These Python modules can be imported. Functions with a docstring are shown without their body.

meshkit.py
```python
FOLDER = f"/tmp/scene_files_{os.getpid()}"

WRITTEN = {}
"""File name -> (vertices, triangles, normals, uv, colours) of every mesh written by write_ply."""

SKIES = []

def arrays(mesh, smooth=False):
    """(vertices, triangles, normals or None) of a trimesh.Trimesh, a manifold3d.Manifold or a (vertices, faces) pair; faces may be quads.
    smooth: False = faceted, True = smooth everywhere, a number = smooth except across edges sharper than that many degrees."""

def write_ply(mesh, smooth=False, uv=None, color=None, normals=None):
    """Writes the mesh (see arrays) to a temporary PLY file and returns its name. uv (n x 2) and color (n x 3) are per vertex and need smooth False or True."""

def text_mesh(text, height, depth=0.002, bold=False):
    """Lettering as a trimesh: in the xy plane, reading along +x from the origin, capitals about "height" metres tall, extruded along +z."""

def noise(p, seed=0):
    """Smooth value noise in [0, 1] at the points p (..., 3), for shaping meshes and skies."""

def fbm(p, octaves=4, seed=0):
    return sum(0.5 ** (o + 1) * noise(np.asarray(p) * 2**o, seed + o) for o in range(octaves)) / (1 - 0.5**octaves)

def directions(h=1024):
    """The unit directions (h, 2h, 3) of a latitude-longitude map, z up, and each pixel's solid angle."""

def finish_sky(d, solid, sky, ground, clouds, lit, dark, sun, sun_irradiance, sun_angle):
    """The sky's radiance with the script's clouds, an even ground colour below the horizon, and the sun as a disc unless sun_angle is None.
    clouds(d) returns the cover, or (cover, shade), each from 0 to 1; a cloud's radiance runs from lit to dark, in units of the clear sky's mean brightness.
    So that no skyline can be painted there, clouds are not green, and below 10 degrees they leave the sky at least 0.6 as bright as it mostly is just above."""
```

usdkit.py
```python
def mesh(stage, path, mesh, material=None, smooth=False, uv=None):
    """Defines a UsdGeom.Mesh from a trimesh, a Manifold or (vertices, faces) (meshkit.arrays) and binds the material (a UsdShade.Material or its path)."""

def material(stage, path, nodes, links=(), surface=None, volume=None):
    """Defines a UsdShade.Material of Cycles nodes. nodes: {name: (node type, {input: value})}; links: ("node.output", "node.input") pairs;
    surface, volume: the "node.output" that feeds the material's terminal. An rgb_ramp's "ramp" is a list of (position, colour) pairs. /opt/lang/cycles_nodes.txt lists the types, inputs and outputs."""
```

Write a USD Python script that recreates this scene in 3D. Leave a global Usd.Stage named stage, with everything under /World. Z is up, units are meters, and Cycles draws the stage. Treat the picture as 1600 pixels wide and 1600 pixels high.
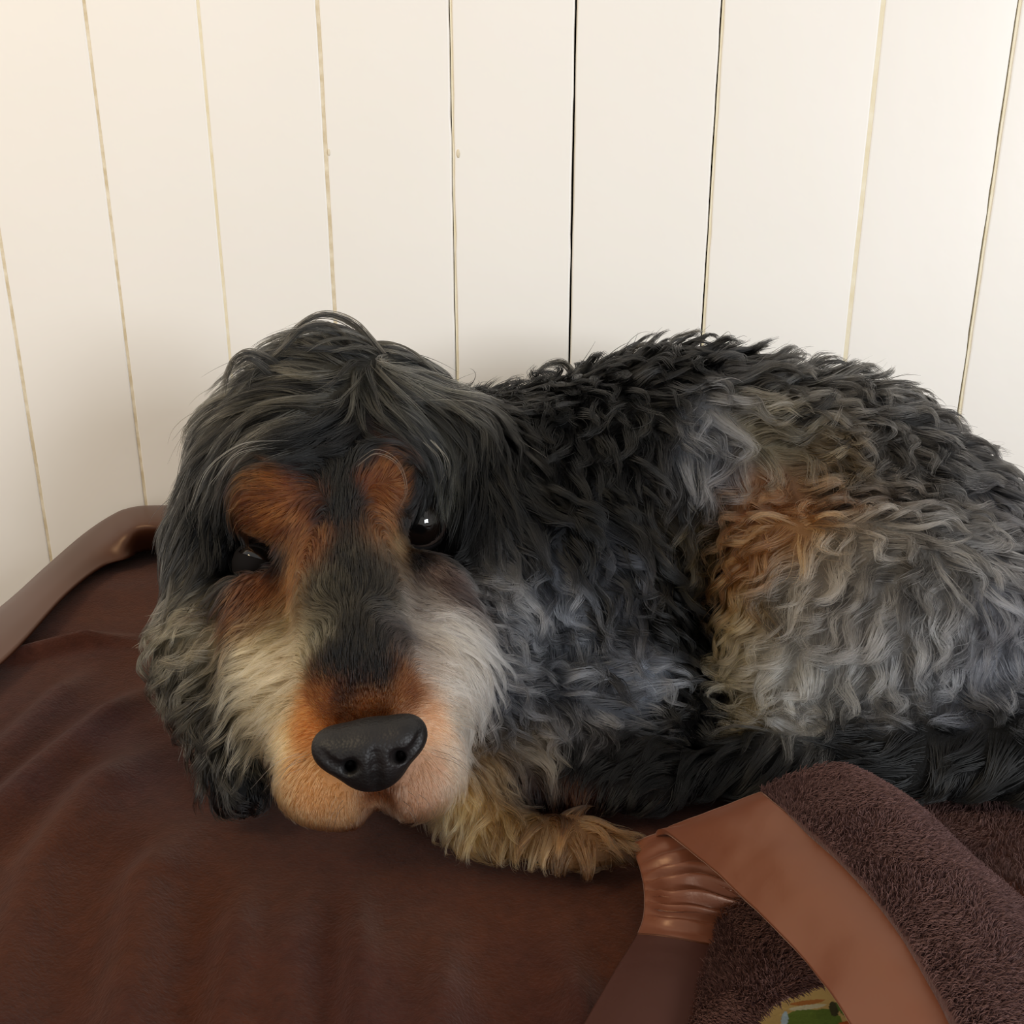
import math
import numpy as np
import trimesh
import usdkit
import meshkit
from scipy.spatial import cKDTree
from pxr import Usd, UsdGeom, UsdLux, UsdShade, Gf, Sdf, Vt

rng = np.random.default_rng(7)
stage = Usd.Stage.CreateInMemory()
UsdGeom.SetStageUpAxis(stage, UsdGeom.Tokens.z)
UsdGeom.SetStageMetersPerUnit(stage, 1.0)
UsdGeom.Xform.Define(stage, '/World')
UsdGeom.Scope.Define(stage, '/World/Looks')

# ------------------------------------------------------------------ camera
F = 1400.0                       # focal length in pixels of the 1600 px frame
K = 0.85                         # metres per working unit
PITCH, YAW = math.radians(16.9), math.radians(5.0)
BED = 0.45                       # height of the bed top
CAM = np.array([0.0, 0.0, BED + 0.27 * K])
_f = np.array([-math.sin(YAW) * math.cos(PITCH), math.cos(YAW) * math.cos(PITCH), -math.sin(PITCH)])
_r = np.array([math.cos(YAW), math.sin(YAW), 0.0])
_d = np.cross(_f, _r)            # image down
R3 = np.stack([_r, _d, _f])      # rows: right, down, forward
cam = UsdGeom.Camera.Define(stage, '/World/camera')
cam.CreateHorizontalApertureAttr(36.0)
cam.CreateVerticalApertureAttr(36.0)
cam.CreateFocalLengthAttr(36.0 * F / 1600.0)
cam.CreateClippingRangeAttr((0.02, 100.0))
m4 = np.eye(4)
m4[0, :3], m4[1, :3], m4[2, :3], m4[3, :3] = _r, -_d, -_f, CAM
cam.AddTransformOp().Set(Gf.Matrix4d(*m4.ravel().tolist()))
cam.CreateExposureAttr(0.0)


def C(u, v, Z):                  # a measured point: pixel and depth -> metric camera-frame coordinates
    u, v, Z = np.broadcast_arrays(np.asarray(u, float), np.asarray(v, float), np.asarray(Z, float))
    return np.stack([(u - 800) / F, (v - 800) / F, np.ones_like(u)], -1) * (K * Z)[..., None]


def W(p):                        # camera frame -> world
    return np.asarray(p, float) @ R3 + CAM


def P(u, v, Z):
    return W(C(u, v, Z))


def on_plane_z(u, v, z):         # the point of a horizontal plane seen at a pixel
    d = np.stack([(np.asarray(u, float) - 800) / F, (np.asarray(v, float) - 800) / F, np.ones(np.shape(u))], -1) @ R3
    return CAM + d * ((z - CAM[2]) / d[..., 2])[..., None]


def on_plane_y(u, v, y):
    d = np.stack([(np.asarray(u, float) - 800) / F, (np.asarray(v, float) - 800) / F, np.ones(np.shape(u))], -1) @ R3
    return CAM + d * ((y - CAM[1]) / d[..., 1])[..., None]


# ------------------------------------------------------------------ lights
dome = UsdLux.DomeLight.Define(stage, '/World/room_light')
dome.CreateIntensityAttr(0.20)
dome.CreateColorAttr(Gf.Vec3f(1.0, 0.96, 0.91))


def rect(name, pos, target, w, h, intensity, color):
    l = UsdLux.RectLight.Define(stage, '/World/' + name)
    l.CreateWidthAttr(w); l.CreateHeightAttr(h)
    l.CreateIntensityAttr(intensity); l.CreateColorAttr(Gf.Vec3f(*color))
    pos, target = np.array(pos, float), np.array(target, float)
    z = pos - target; z /= np.linalg.norm(z)
    x = np.cross([0, 0, 1.0], z); x /= np.linalg.norm(x)
    y = np.cross(z, x)
    m = np.eye(4); m[0, :3], m[1, :3], m[2, :3], m[3, :3] = x, y, z, pos
    l.AddTransformOp().Set(Gf.Matrix4d(*m.ravel().tolist()))
    return l


rect('window_daylight', (1.9, -1.75, 1.10), (0.0, 0.5, 0.60), 0.75, 0.8, 28.5, (0.91, 0.955, 1.0))
rect('lamp_light', (-1.2, -0.25, 1.7), (0.0, 0.5, 0.55), 0.45, 0.45, 16.5, (1.0, 0.79, 0.50))

# ------------------------------------------------------------------ scene tree helpers
_used = {}


def _path(name, parent):
    base = (parent.GetPath().pathString if parent is not None else '/World') + '/' + name
    n = _used.get(base, 0)
    _used[base] = n + 1
    return base if n == 0 else '%s_%03d' % (base, n)


def tag(prim, **kw):
    for k, v in kw.items():
        if v:
            prim.SetCustomDataByKey(k, v)
    return prim


def thing(name, label, category, loc=None, **kw):
    x = UsdGeom.Xform.Define(stage, _path(name, None))
    return tag(x.GetPrim(), label=label, category=category, **kw)


def obj(name, mesh, mat, parent=None, smooth=30, colors=None, **kw):
    m = usdkit.mesh(stage, _path(name, parent), mesh, mat, smooth=smooth)
    if colors is not None:
        UsdGeom.PrimvarsAPI(m).CreatePrimvar('tint', Sdf.ValueTypeNames.Color3fArray, 'vertex').Set(Vt.Vec3fArray.FromNumpy(np.asarray(colors, np.float32)))
    return tag(m.GetPrim(), **kw)


def curves(name, pts, widths, mat, parent, colors=None, **kw):
    """pts (n, k, 3); widths (n, k); colors (n, 3)"""
    n, k = pts.shape[:2]
    c = UsdGeom.BasisCurves.Define(stage, _path(name, parent))
    c.CreateTypeAttr('cubic'); c.CreateBasisAttr('catmullRom'); c.CreateWrapAttr('pinned')
    c.CreateCurveVertexCountsAttr(Vt.IntArray.FromNumpy(np.full(n, k, np.int32)))
    c.CreatePointsAttr(Vt.Vec3fArray.FromNumpy(pts.reshape(-1, 3).astype(np.float32)))
    c.CreateWidthsAttr(Vt.FloatArray.FromNumpy(widths.ravel().astype(np.float32)))
    c.SetWidthsInterpolation('vertex')
    if colors is not None:
        UsdGeom.PrimvarsAPI(c).CreatePrimvar('tint', Sdf.ValueTypeNames.Color3fArray, 'uniform').Set(Vt.Vec3fArray.FromNumpy(colors.astype(np.float32)))
    UsdShade.MaterialBindingAPI.Apply(c.GetPrim()).Bind(UsdShade.Material.Get(stage, mat))
    return tag(c.GetPrim(), **kw)


def srgb(*c):
    c = np.asarray(c[0] if len(c) == 1 else c, float) / 255.0
    return np.where(c < 0.04045, c / 12.92, ((c + 0.055) / 1.055) ** 2.4)


# ------------------------------------------------------------------ materials
L = '/World/Looks/'
usdkit.material(stage, L + 'board_paint', {
    'g': ('geometry', {}), 'n': ('noise_texture', {'scale': 3.0, 'detail': 3.0}),
    'n2': ('noise_texture', {'scale': 60.0, 'detail': 4.0}),
    'r': ('rgb_ramp', {'ramp': [(0.3, srgb(239, 235, 228)), (0.7, srgb(244, 240, 234))]}),
    'b': ('bump', {'strength': 0.08, 'distance': 0.002}),
    'p': ('principled_bsdf', {'roughness': 0.42, 'specular_ior_level': 0.4})},
    [('g.position', 'n.vector'), ('g.position', 'n2.vector'), ('n.fac', 'r.fac'), ('r.color', 'p.base_color'), ('n2.fac', 'b.height'), ('b.normal', 'p.normal')], 'p.BSDF')
usdkit.material(stage, L + 'old_cream_paint', {
    'g': ('geometry', {}), 'n': ('noise_texture', {'scale': 90.0, 'detail': 4.0}),
    'r': ('rgb_ramp', {'ramp': [(0.3, srgb(225, 212, 178)), (0.7, srgb(236, 228, 205))]}),
    'p': ('principled_bsdf', {'roughness': 0.5})},
    [('g.position', 'n.vector'), ('n.fac', 'r.fac'), ('r.color', 'p.base_color')], 'p.BSDF')
usdkit.material(stage, L + 'grimy_joint', {
    'g': ('geometry', {}), 'n': ('noise_texture', {'scale': 120.0, 'detail': 4.0}),
    'r': ('rgb_ramp', {'ramp': [(0.35, srgb(206, 190, 158)), (0.7, srgb(232, 222, 200))]}),
    'p': ('principled_bsdf', {'roughness': 0.7})},
    [('g.position', 'n.vector'), ('n.fac', 'r.fac'), ('r.color', 'p.base_color')], 'p.BSDF')
usdkit.material(stage, L + 'dark_gap', {'p': ('principled_bsdf', {'roughness': 0.9, 'base_color': srgb(45, 38, 28)})}, [], 'p.BSDF')
usdkit.material(stage, L + 'floor_wood', {
    'g': ('geometry', {}), 'n': ('noise_texture', {'scale': 8.0}), 'r': ('rgb_ramp', {'ramp': [(0.3, srgb(95, 70, 48)), (0.7, srgb(120, 90, 62))]}),
    'p': ('principled_bsdf', {'roughness': 0.5})}, [('g.position', 'n.vector'), ('n.fac', 'r.fac'), ('r.color', 'p.base_color')], 'p.BSDF')


def fleece(name, a, b, sheen):
    usdkit.material(stage, L + name, {
        'g': ('geometry', {}), 'n': ('noise_texture', {'scale': 8.0, 'detail': 5.0, 'roughness': 0.6}), 'n2': ('noise_texture', {'scale': 700.0, 'detail': 3.0}),
        'n3': ('noise_texture', {'scale': 170.0, 'detail': 6.0, 'roughness': 0.75}),
        'r': ('rgb_ramp', {'ramp': [(0.35, a), (0.65, b)]}), 'r3': ('rgb_ramp', {'ramp': [(0.3, (.72, .72, .72)), (0.7, (1.18, 1.15, 1.12))]}),
        'x': ('mix', {'mix_type': 'multiply', 'fac': 1.0}),
        'h': ('math', {'math_type': 'add'}), 'b': ('bump', {'strength': 0.45, 'distance': 0.0012}),
        'p': ('principled_bsdf', {'roughness': 0.95, 'specular_ior_level': 0.03, 'sheen_weight': sheen, 'sheen_roughness': 0.5, 'sheen_tint': (0.9, 0.75, 0.7)})},
        [('g.position', 'n.vector'), ('g.position', 'n2.vector'), ('g.position', 'n3.vector'), ('n.fac', 'r.fac'), ('n3.fac', 'r3.fac'), ('r.color', 'x.color1'), ('r3.color', 'x.color2'), ('x.color', 'p.base_color'),
         ('n2.fac', 'h.value1'), ('n3.fac', 'h.value2'), ('h.value', 'b.height'), ('b.normal', 'p.normal')], 'p.BSDF')


fleece('brown_fleece', srgb(68, 35, 20), srgb(56, 32, 30), 0.14)
fleece('pile_fleece', srgb(76, 50, 44), srgb(88, 62, 60), 0.3)
usdkit.material(stage, L + 'brown_satin', {
    'g': ('geometry', {}), 'n': ('noise_texture', {'scale': 14.0, 'detail': 3.0}), 'n2': ('noise_texture', {'scale': 900.0}),
    'r': ('rgb_ramp', {'ramp': [(0.3, srgb(104, 57, 35)), (0.7, srgb(110, 66, 50))]}), 'b': ('bump', {'strength': 0.06, 'distance': 0.0006}),
    'p': ('principled_bsdf', {'roughness': 0.38, 'specular_ior_level': 0.7, 'specular_tint': (1.0, 0.72, 0.55), 'sheen_weight': 0.3, 'sheen_roughness': 0.3, 'sheen_tint': (1.0, 0.7, 0.55)})},
    [('g.position', 'n.vector'), ('g.position', 'n2.vector'), ('n.fac', 'r.fac'), ('r.color', 'p.base_color'), ('n2.fac', 'b.height'), ('b.normal', 'p.normal')], 'p.BSDF')
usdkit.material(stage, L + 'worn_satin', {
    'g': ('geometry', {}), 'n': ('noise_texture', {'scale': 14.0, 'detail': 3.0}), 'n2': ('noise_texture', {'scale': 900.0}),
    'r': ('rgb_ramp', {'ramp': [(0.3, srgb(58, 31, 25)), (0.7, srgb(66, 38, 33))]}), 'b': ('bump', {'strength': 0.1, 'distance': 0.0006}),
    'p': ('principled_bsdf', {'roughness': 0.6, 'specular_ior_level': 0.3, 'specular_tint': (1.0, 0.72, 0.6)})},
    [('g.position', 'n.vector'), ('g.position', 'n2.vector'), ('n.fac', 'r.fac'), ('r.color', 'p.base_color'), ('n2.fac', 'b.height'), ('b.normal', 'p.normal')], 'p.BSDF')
usdkit.material(stage, L + 'edge_satin', {
    'g': ('geometry', {}), 'n': ('noise_texture', {'scale': 14.0, 'detail': 3.0}), 'r': ('rgb_ramp', {'ramp': [(0.3, srgb(66, 36, 22)), (0.7, srgb(74, 42, 28))]}),
    'p': ('principled_bsdf', {'roughness': 0.42, 'specular_ior_level': 0.5, 'specular_tint': (1.0, 0.72, 0.55)})},
    [('g.position', 'n.vector'), ('n.fac', 'r.fac'), ('r.color', 'p.base_color')], 'p.BSDF')
usdkit.material(stage, L + 'mattress_cloth', {'g': ('geometry', {}), 'n': ('noise_texture', {'scale': 300.0}), 'b': ('bump', {'strength': 0.2, 'distance': 0.001}), 'p': ('principled_bsdf', {'roughness': 0.8, 'base_color': srgb(190, 180, 160)})}, [('g.position', 'n.vector'), ('n.fac', 'b.height'), ('b.normal', 'p.normal')], 'p.BSDF')
usdkit.material(stage, L + 'printed_cloth', {'a': ('attribute', {'attribute': 'tint'}), 'g': ('geometry', {}), 'n': ('noise_texture', {'scale': 700.0}), 'b': ('bump', {'strength': 0.2, 'distance': 0.0006}), 'p': ('principled_bsdf', {'roughness': 0.8})}, [('a.color', 'p.base_color'), ('g.position', 'n.vector'), ('n.fac', 'b.height'), ('b.normal', 'p.normal')], 'p.BSDF')
usdkit.material(stage, L + 'fur', {
    'a': ('attribute', {'attribute': 'tint'}),
    'h': ('principled_hair_bsdf', {'model': 'Chiang', 'parametrization': 'Direct coloring', 'roughness': 0.28, 'radial_roughness': 0.5, 'coat': 0.0, 'ior': 1.36, 'offset': 0.035})},
    [('a.color', 'h.color')], 'h.BSDF')
usdkit.material(stage, L + 'fuzz', {
    'a': ('attribute', {'attribute': 'tint'}),
    'p': ('principled_bsdf', {'roughness': 0.7, 'specular_ior_level': 0.2})},
    [('a.color', 'p.base_color')], 'p.BSDF')
usdkit.material(stage, L + 'undercoat', {
    'a': ('attribute', {'attribute': 'tint'}), 'g': ('geometry', {}), 'n': ('noise_texture', {'scale': 500.0, 'detail': 3.0}),
    'b': ('bump', {'strength': 0.5, 'distance': 0.002}),
    'p': ('principled_bsdf', {'roughness': 0.75, 'specular_ior_level': 0.2})},
    [('a.color', 'p.base_color'), ('g.position', 'n.vector'), ('n.fac', 'b.height'), ('b.normal', 'p.normal')], 'p.BSDF')
usdkit.material(stage, L + 'nose_leather', {
    'g': ('geometry', {}), 'v': ('voronoi_texture', {'scale': 900.0, 'feature': 'f1'}), 'n': ('noise_texture', {'scale': 60.0, 'detail': 3.0}),
    'r': ('rgb_ramp', {'ramp': [(0.35, srgb(14, 12, 12)), (0.7, srgb(28, 24, 24))]}),
    'b': ('bump', {'strength': 0.4, 'distance': 0.0004, 'invert': True}),
    'p': ('principled_bsdf', {'roughness': 0.5, 'specular_ior_level': 0.35})},
    [('g.position', 'v.vector'), ('g.position', 'n.vector'), ('n.fac', 'r.fac'), ('r.color', 'p.base_color'), ('v.distance', 'b.height'), ('b.normal', 'p.normal')], 'p.BSDF')
usdkit.material(stage, L + 'eye_wet', {
    'a': ('attribute', {'attribute': 'tint'}), 'p': ('principled_bsdf', {'roughness': 0.025, 'specular_ior_level': 0.5, 'coat_weight': 0.35, 'coat_roughness': 0.01})},
    [('a.color', 'p.base_color')], 'p.BSDF')
usdkit.material(stage, L + 'eyelid_skin', {'p': ('principled_bsdf', {'roughness': 0.85, 'specular_ior_level': 0.12, 'base_color': srgb(16, 13, 13)})}, [], 'p.BSDF')
usdkit.material(stage, L + 'whisker', {'p': ('principled_bsdf', {'roughness': 0.4, 'base_color': srgb(40, 34, 30)})}, [], 'p.BSDF')

# ------------------------------------------------------------------ the setting: boarded wall, floor
WALL_Y = 0.82 * K
WALL_TOP = 1.9
wall = tag(UsdGeom.Xform.Define(stage, '/World/wall_back').GetPrim(), label='white painted tongue and groove board wall behind the dog', kind='structure')
# joints, measured where they cross the top of the photograph: pixel, gap (m), kind
joints = [(-250, .0022, 'tan'), (-60, .0020, 'tan'), (130, .0016, 'tan'), (308, .0012, 'cream'), (495, .0020, 'tan'), (703, .0022, 'chipped'), (900, .0016, 'dark'), (1130, .0020, 'bevel'), (1381, .0020, 'cream'), (1594, .0022, 'bevel'), (1800, .0024, 'tan'), (2020, .002, 'tan')]
xs = [float(on_plane_y(np.array(u), np.array(0.0), WALL_Y)[0]) for u, _, _ in joints]
BT = 0.016
while xs[0] > -1.5:                                         # the boarding goes on to both sides
    xs.insert(0, xs[0] - .104); joints.insert(0, (0, .0024, 'tan'))
while xs[-1] < 1.7:
    xs.append(xs[-1] + .108); joints.append((0, .0024, ('tan', 'cream')[len(xs) % 2]))


def ragged(z, amp, seed):
    return amp * (meshkit.fbm(np.stack([z * 60, np.full_like(z, seed * 7.3), np.zeros_like(z)], -1), 4, seed) - 0.5)


def board(x0, x1, a0, a1, seed, bow):
    """A painted board: front face with eased edges, its long edges slightly uneven."""
    z = np.linspace(0.0, WALL_TOP, 140)
    e0, e1 = x0 + ragged(z, a0, seed), x1 + ragged(z, a1, seed + 50)
    ch = 0.0016
    prof = []
    for e, s in ((e0, 1), (e1, -1)):
        pass
    cols = [np.stack([e0, np.full_like(z, WALL_Y + BT), z], -1), np.stack([e0, np.full_like(z, WALL_Y + ch), z], -1), np.stack([e0 + ch * .4, np.full_like(z, WALL_Y + ch * .3), z], -1), np.stack([e0 + ch, np.full_like(z, WALL_Y), z], -1)]
    for t in (0.25, 0.5, 0.75):
        cols.append(np.stack([e0 + (e1 - e0) * t, np.full_like(z, WALL_Y - bow * math.sin(math.pi * t)), z], -1))
    cols += [np.stack([e1 - ch, np.full_like(z, WALL_Y), z], -1), np.stack([e1 - ch * .4, np.full_like(z, WALL_Y + ch * .3), z], -1), np.stack([e1, np.full_like(z, WALL_Y + ch), z], -1), np.stack([e1, np.full_like(z, WALL_Y + BT), z], -1)]
    v = np.stack(cols, 1)                                   # (nz, nc, 3)
    nz, nc = v.shape[:2]
    i, j = np.meshgrid(np.arange(nz - 1), np.arange(nc), indexing='ij')
    jn = (j + 1) % nc
    q = np.stack([i * nc + j, i * nc + jn, (i + 1) * nc + jn, (i + 1) * nc + j], -1).reshape(-1, 4)
    f = np.vstack([q[:, [0, 1, 2]], q[:, [0, 2, 3]]])
    caps = [[0, k + 1, k] for k in range(1, nc - 1)] + [[(nz - 1) * nc, (nz - 1) * nc + k, (nz - 1) * nc + k + 1] for k in range(1, nc - 1)]
    return v.reshape(-1, 3), np.vstack([f, caps])


for k in range(len(joints) - 1):
    g0, g1 = joints[k][1], joints[k + 1][1]
    amp = lambda kind: {'tan': .0006, 'cream': .0003, 'chipped': .0018, 'dark': .0012, 'bevel': .0012}[kind]
    obj('board', board(xs[k] + g0 / 2, xs[k + 1] - g1 / 2, amp(joints[k][2]), amp(joints[k + 1][2]), k, .0003), L + 'board_paint', wall)
for k, (u, g, kind) in enumerate(joints):
    # what lies in the joint: old paint, grime or a bead of cream paint next to an open crack
    def strip(x0, x1, y):
        b = trimesh.creation.box([x1 - x0, 0.004, WALL_TOP]); b.apply_translation([(x0 + x1) / 2, y + .002, WALL_TOP / 2]); return b
    if kind == 'cream':
        obj('joint_filler', strip(xs[k] - g, xs[k] + g, WALL_Y + .0007), L + 'old_cream_paint', wall)
    elif kind == 'tan':
        obj('joint_filler', strip(xs[k] - g, xs[k] + g, WALL_Y + .0009), L + 'grimy_joint', wall)
    elif kind == 'bevel':
        obj('joint_filler', strip(xs[k] - g * .1, xs[k] + g, WALL_Y + .0012), L + 'old_cream_paint', wall)
    elif kind == 'chipped':
        obj('joint_filler', strip(xs[k] - g * .2, xs[k] + g, WALL_Y + .0016), L + 'old_cream_paint', wall)
    else:
        obj('joint_filler', strip(xs[k] + g * .3, xs[k] + g * 1.2, WALL_Y + .0035), L + 'old_cream_paint', wall)
bk = trimesh.creation.box([xs[-1] - xs[0], 0.004, WALL_TOP]); bk.apply_translation([(xs[-1] + xs[0]) / 2, WALL_Y + BT, WALL_TOP / 2])
obj('backing', bk, L + 'dark_gap', wall)
for (u, v, w_, h_) in ((716, 240, .0028, .0062), (514, 238, .0020, .0050)):
    c = on_plane_y(np.array(u), np.array(v), WALL_Y)
    s = trimesh.creation.icosphere(3, 1.0); s.apply_scale([w_ / 2, .0006, h_ / 2]); s.apply_translation(c)
    obj('filled_nail_hole', s, L + 'grimy_joint', wall, smooth=True)
fl = trimesh.creation.box([4.0, 3.0, 0.04]); fl.apply_translation([0, WALL_Y - 1.5, -0.02])
obj('floor', fl, L + 'floor_wood', None, kind='structure', label='brown wooden floor under the bed')


# ------------------------------------------------------------------ bed, patterned cover, blanket
def catmull(ctrl, n):
    """Catmull-Rom through the control points along axis 0, n samples."""
    c = np.asarray(ctrl, float); m = len(c)
    c = np.concatenate([2 * c[:1] - c[1:2], c, 2 * c[-1:] - c[-2:-1]])
    t = np.linspace(0, m - 1, n); i = np.minimum(t.astype(int), m - 2); t = (t - i).reshape(-1, *([1] * (c.ndim - 1)))
    a, b, d, e = c[i], c[i + 1], c[i + 2], c[i + 3]
    return .5 * (2 * b + (d - a) * t + (2 * a - 5 * b + 4 * d - e) * t ** 2 + (3 * b - a - 3 * d + e) * t ** 3)


def on_bed(rows):                # (pixel u, v, height over the bed top) -> world points, seen there
    rows = np.asarray(rows, float)
    d = np.stack([(rows[..., 0] - 800) / F, (rows[..., 1] - 800) / F, np.ones(rows.shape[:-1])], -1) @ R3
    return CAM + d * ((BED + rows[..., 2] - CAM[2]) / d[..., 2])[..., None]


def surface(pts, nu, nv):
    g = catmull(on_bed(pts), nu)
    return np.swapaxes(catmull(np.swapaxes(g, 0, 1), nv), 0, 1)


def sheet(g, thick=.0025):
    """A grid of points as cloth with thickness and closed edges."""
    nu, nv = g.shape[:2]
    du, dv = np.gradient(g, axis=0), np.gradient(g, axis=1)
    n = np.cross(du, dv); n /= np.linalg.norm(n, axis=-1, keepdims=True) + 1e-12
    if n[..., 2].mean() < 0: n = -n
    v = np.concatenate([g.reshape(-1, 3), (g - n * thick).reshape(-1, 3)]); N = nu * nv
    i, j = np.meshgrid(np.arange(nu - 1), np.arange(nv - 1), indexing='ij'); a = (i * nv + j).ravel()
    q = np.stack([a, a + nv, a + nv + 1, a + 1], 1)
    rim = np.concatenate([np.arange(nv), np.arange(1, nu) * nv + nv - 1, (nu - 1) * nv + np.arange(nv - 2, -1, -1), np.arange(nu - 2, 0, -1) * nv])
    r2 = np.roll(rim, -1)
    q = np.vstack([q, q[:, ::-1] + N, np.stack([rim, r2, r2 + N, rim + N], 1)])
    m = trimesh.Trimesh(v, np.vstack([q[:, [0, 1, 2]], q[:, [0, 2, 3]]]), process=False)
    if m.volume < 0: m.invert()
    return m


mat_lo, mat_hi = np.array([-.34, .02, .20]), np.array([.75, WALL_Y - .02, BED - .05])
def rounded_box(lo, hi, r):
    import manifold3d as mf
    c = [mf.Manifold.sphere(r, 24).translate([float(x), float(y), float(z)]) for x in (lo[0] + r, hi[0] - r) for y in (lo[1] + r, hi[1] - r) for z in (lo[2] + r, hi[2] - r)]
    return mf.Manifold.batch_hull(c)


def rounded_slab(outline, z0, z1, r):
    import manifold3d as mf
    return mf.Manifold.batch_hull([mf.Manifold.sphere(r, 24).translate([float(x), float(y), float(z)]) for x, y in outline for z in (z0 + r, z1 - r)])


bed_outline = [(-.30, .06), (-.30, .36), (-.26, .47), (-.12, .62), (.0, WALL_Y - .05), (.72, WALL_Y - .05), (.72, .06)]


bed = thing('bed', 'bed with a mattress under the brown blanket, against the white wall', 'bed')
obj('mattress', rounded_slab(bed_outline, .20, BED - .028, .03), L + 'mattress_cloth', bed)
obj('bed_frame', rounded_slab(bed_outline, .08, .199, .008), L + 'floor_wood', bed)
for lx, ly in ((-.28, .08), (.70, .08), (.02, WALL_Y - .08), (.70, WALL_Y - .08)):
    if True:
        lg = trimesh.creation.cylinder(radius=.025, height=.08, sections=20); lg.apply_translation([lx, ly, .04]); obj('leg', lg, L + 'floor_wood', bed)

# patterned cover: a printed sheet over the mattress, in view only under the blanket's corner
v0 = on_bed(np.array([[1150, 1620, -.022], [1360, 1620, -.022], [1150, 1520, -.022], [1360, 1520, -.022]]))[:, :2]
(xa, ya), (xb, yb) = v0.min(0), v0.max(0)
gx, gy = np.meshgrid(np.unique(np.concatenate([np.linspace(.0, .36, 46), np.linspace(xa, xb, 110)])), np.unique(np.concatenate([np.linspace(.03, .30, 36), np.linspace(ya, yb, 90)])), indexing='ij')
cover = np.stack([gx, gy, BED - .022 + .002 * np.sin(gx * 60) * np.cos(gy * 45)], -1)
cc = np.broadcast_to(srgb(212, 172, 98), cover.shape).copy()
prints = [((1266, 1597), .0092, .0058, .2, (110, 128, 38)), ((1296, 1590), .004, .0045, .6, (104, 122, 36)), ((1262, 1571), .0068, .0010, .25, (222, 206, 160)), ((1262, 1563), .0064, .0010, .25, (186, 112, 44)), ((1226, 1594), .0011, .0045, -.3, (190, 208, 206)), ((1303, 1574), .0016, .0034, -.2, (70, 62, 24)), ((1322, 1574), .0028, .0044, .2, (100, 120, 40)), ((1326, 1601), .0036, .0016, .2, (190, 90, 32)), ((1150, 1680), .012, .007, 1.0, (92, 116, 32)), ((1400, 1680), .012, .006, .4, (92, 116, 32)), ((1240, 1690), .008, .006, .4, (190, 90, 32))]
for (pu, pv), ra, rb, an, col in prints:
    c0 = on_bed(np.array([pu, pv, -.022]))
    dx, dy = gx - c0[0], gy - c0[1]
    e = ((dx * math.cos(an) + dy * math.sin(an)) / ra) ** 2 + ((-dx * math.sin(an) + dy * math.cos(an)) / rb) ** 2
    cc[e < 1] = srgb(*col)
cs = sheet(cover, .002)
cov = obj('patterned_cover', cs, L + 'printed_cloth', None, smooth=True, colors=np.concatenate([cc.reshape(-1, 3)] * 2), label='cream and orange cotton cover printed with green leaves, peeping out under the blanket corner', category='bed cover')

# the blanket: a fleece throw with a satin binding
blanket = thing('blanket', 'dark brown fleece blanket with a satin binding, spread on the bed under the dog', 'blanket')
edge = on_plane_z(np.array([-420, -200, 0, 75, 135, 215, 300]), np.array([1420, 1110, 962, 896, 846, 812, 806]), BED)[:, :2]
hx, hy = np.meshgrid(np.linspace(-.46, .75, 303), np.linspace(.07, WALL_Y - .008, 158), indexing='ij')
pts = np.stack([hx, hy], -1)


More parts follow.
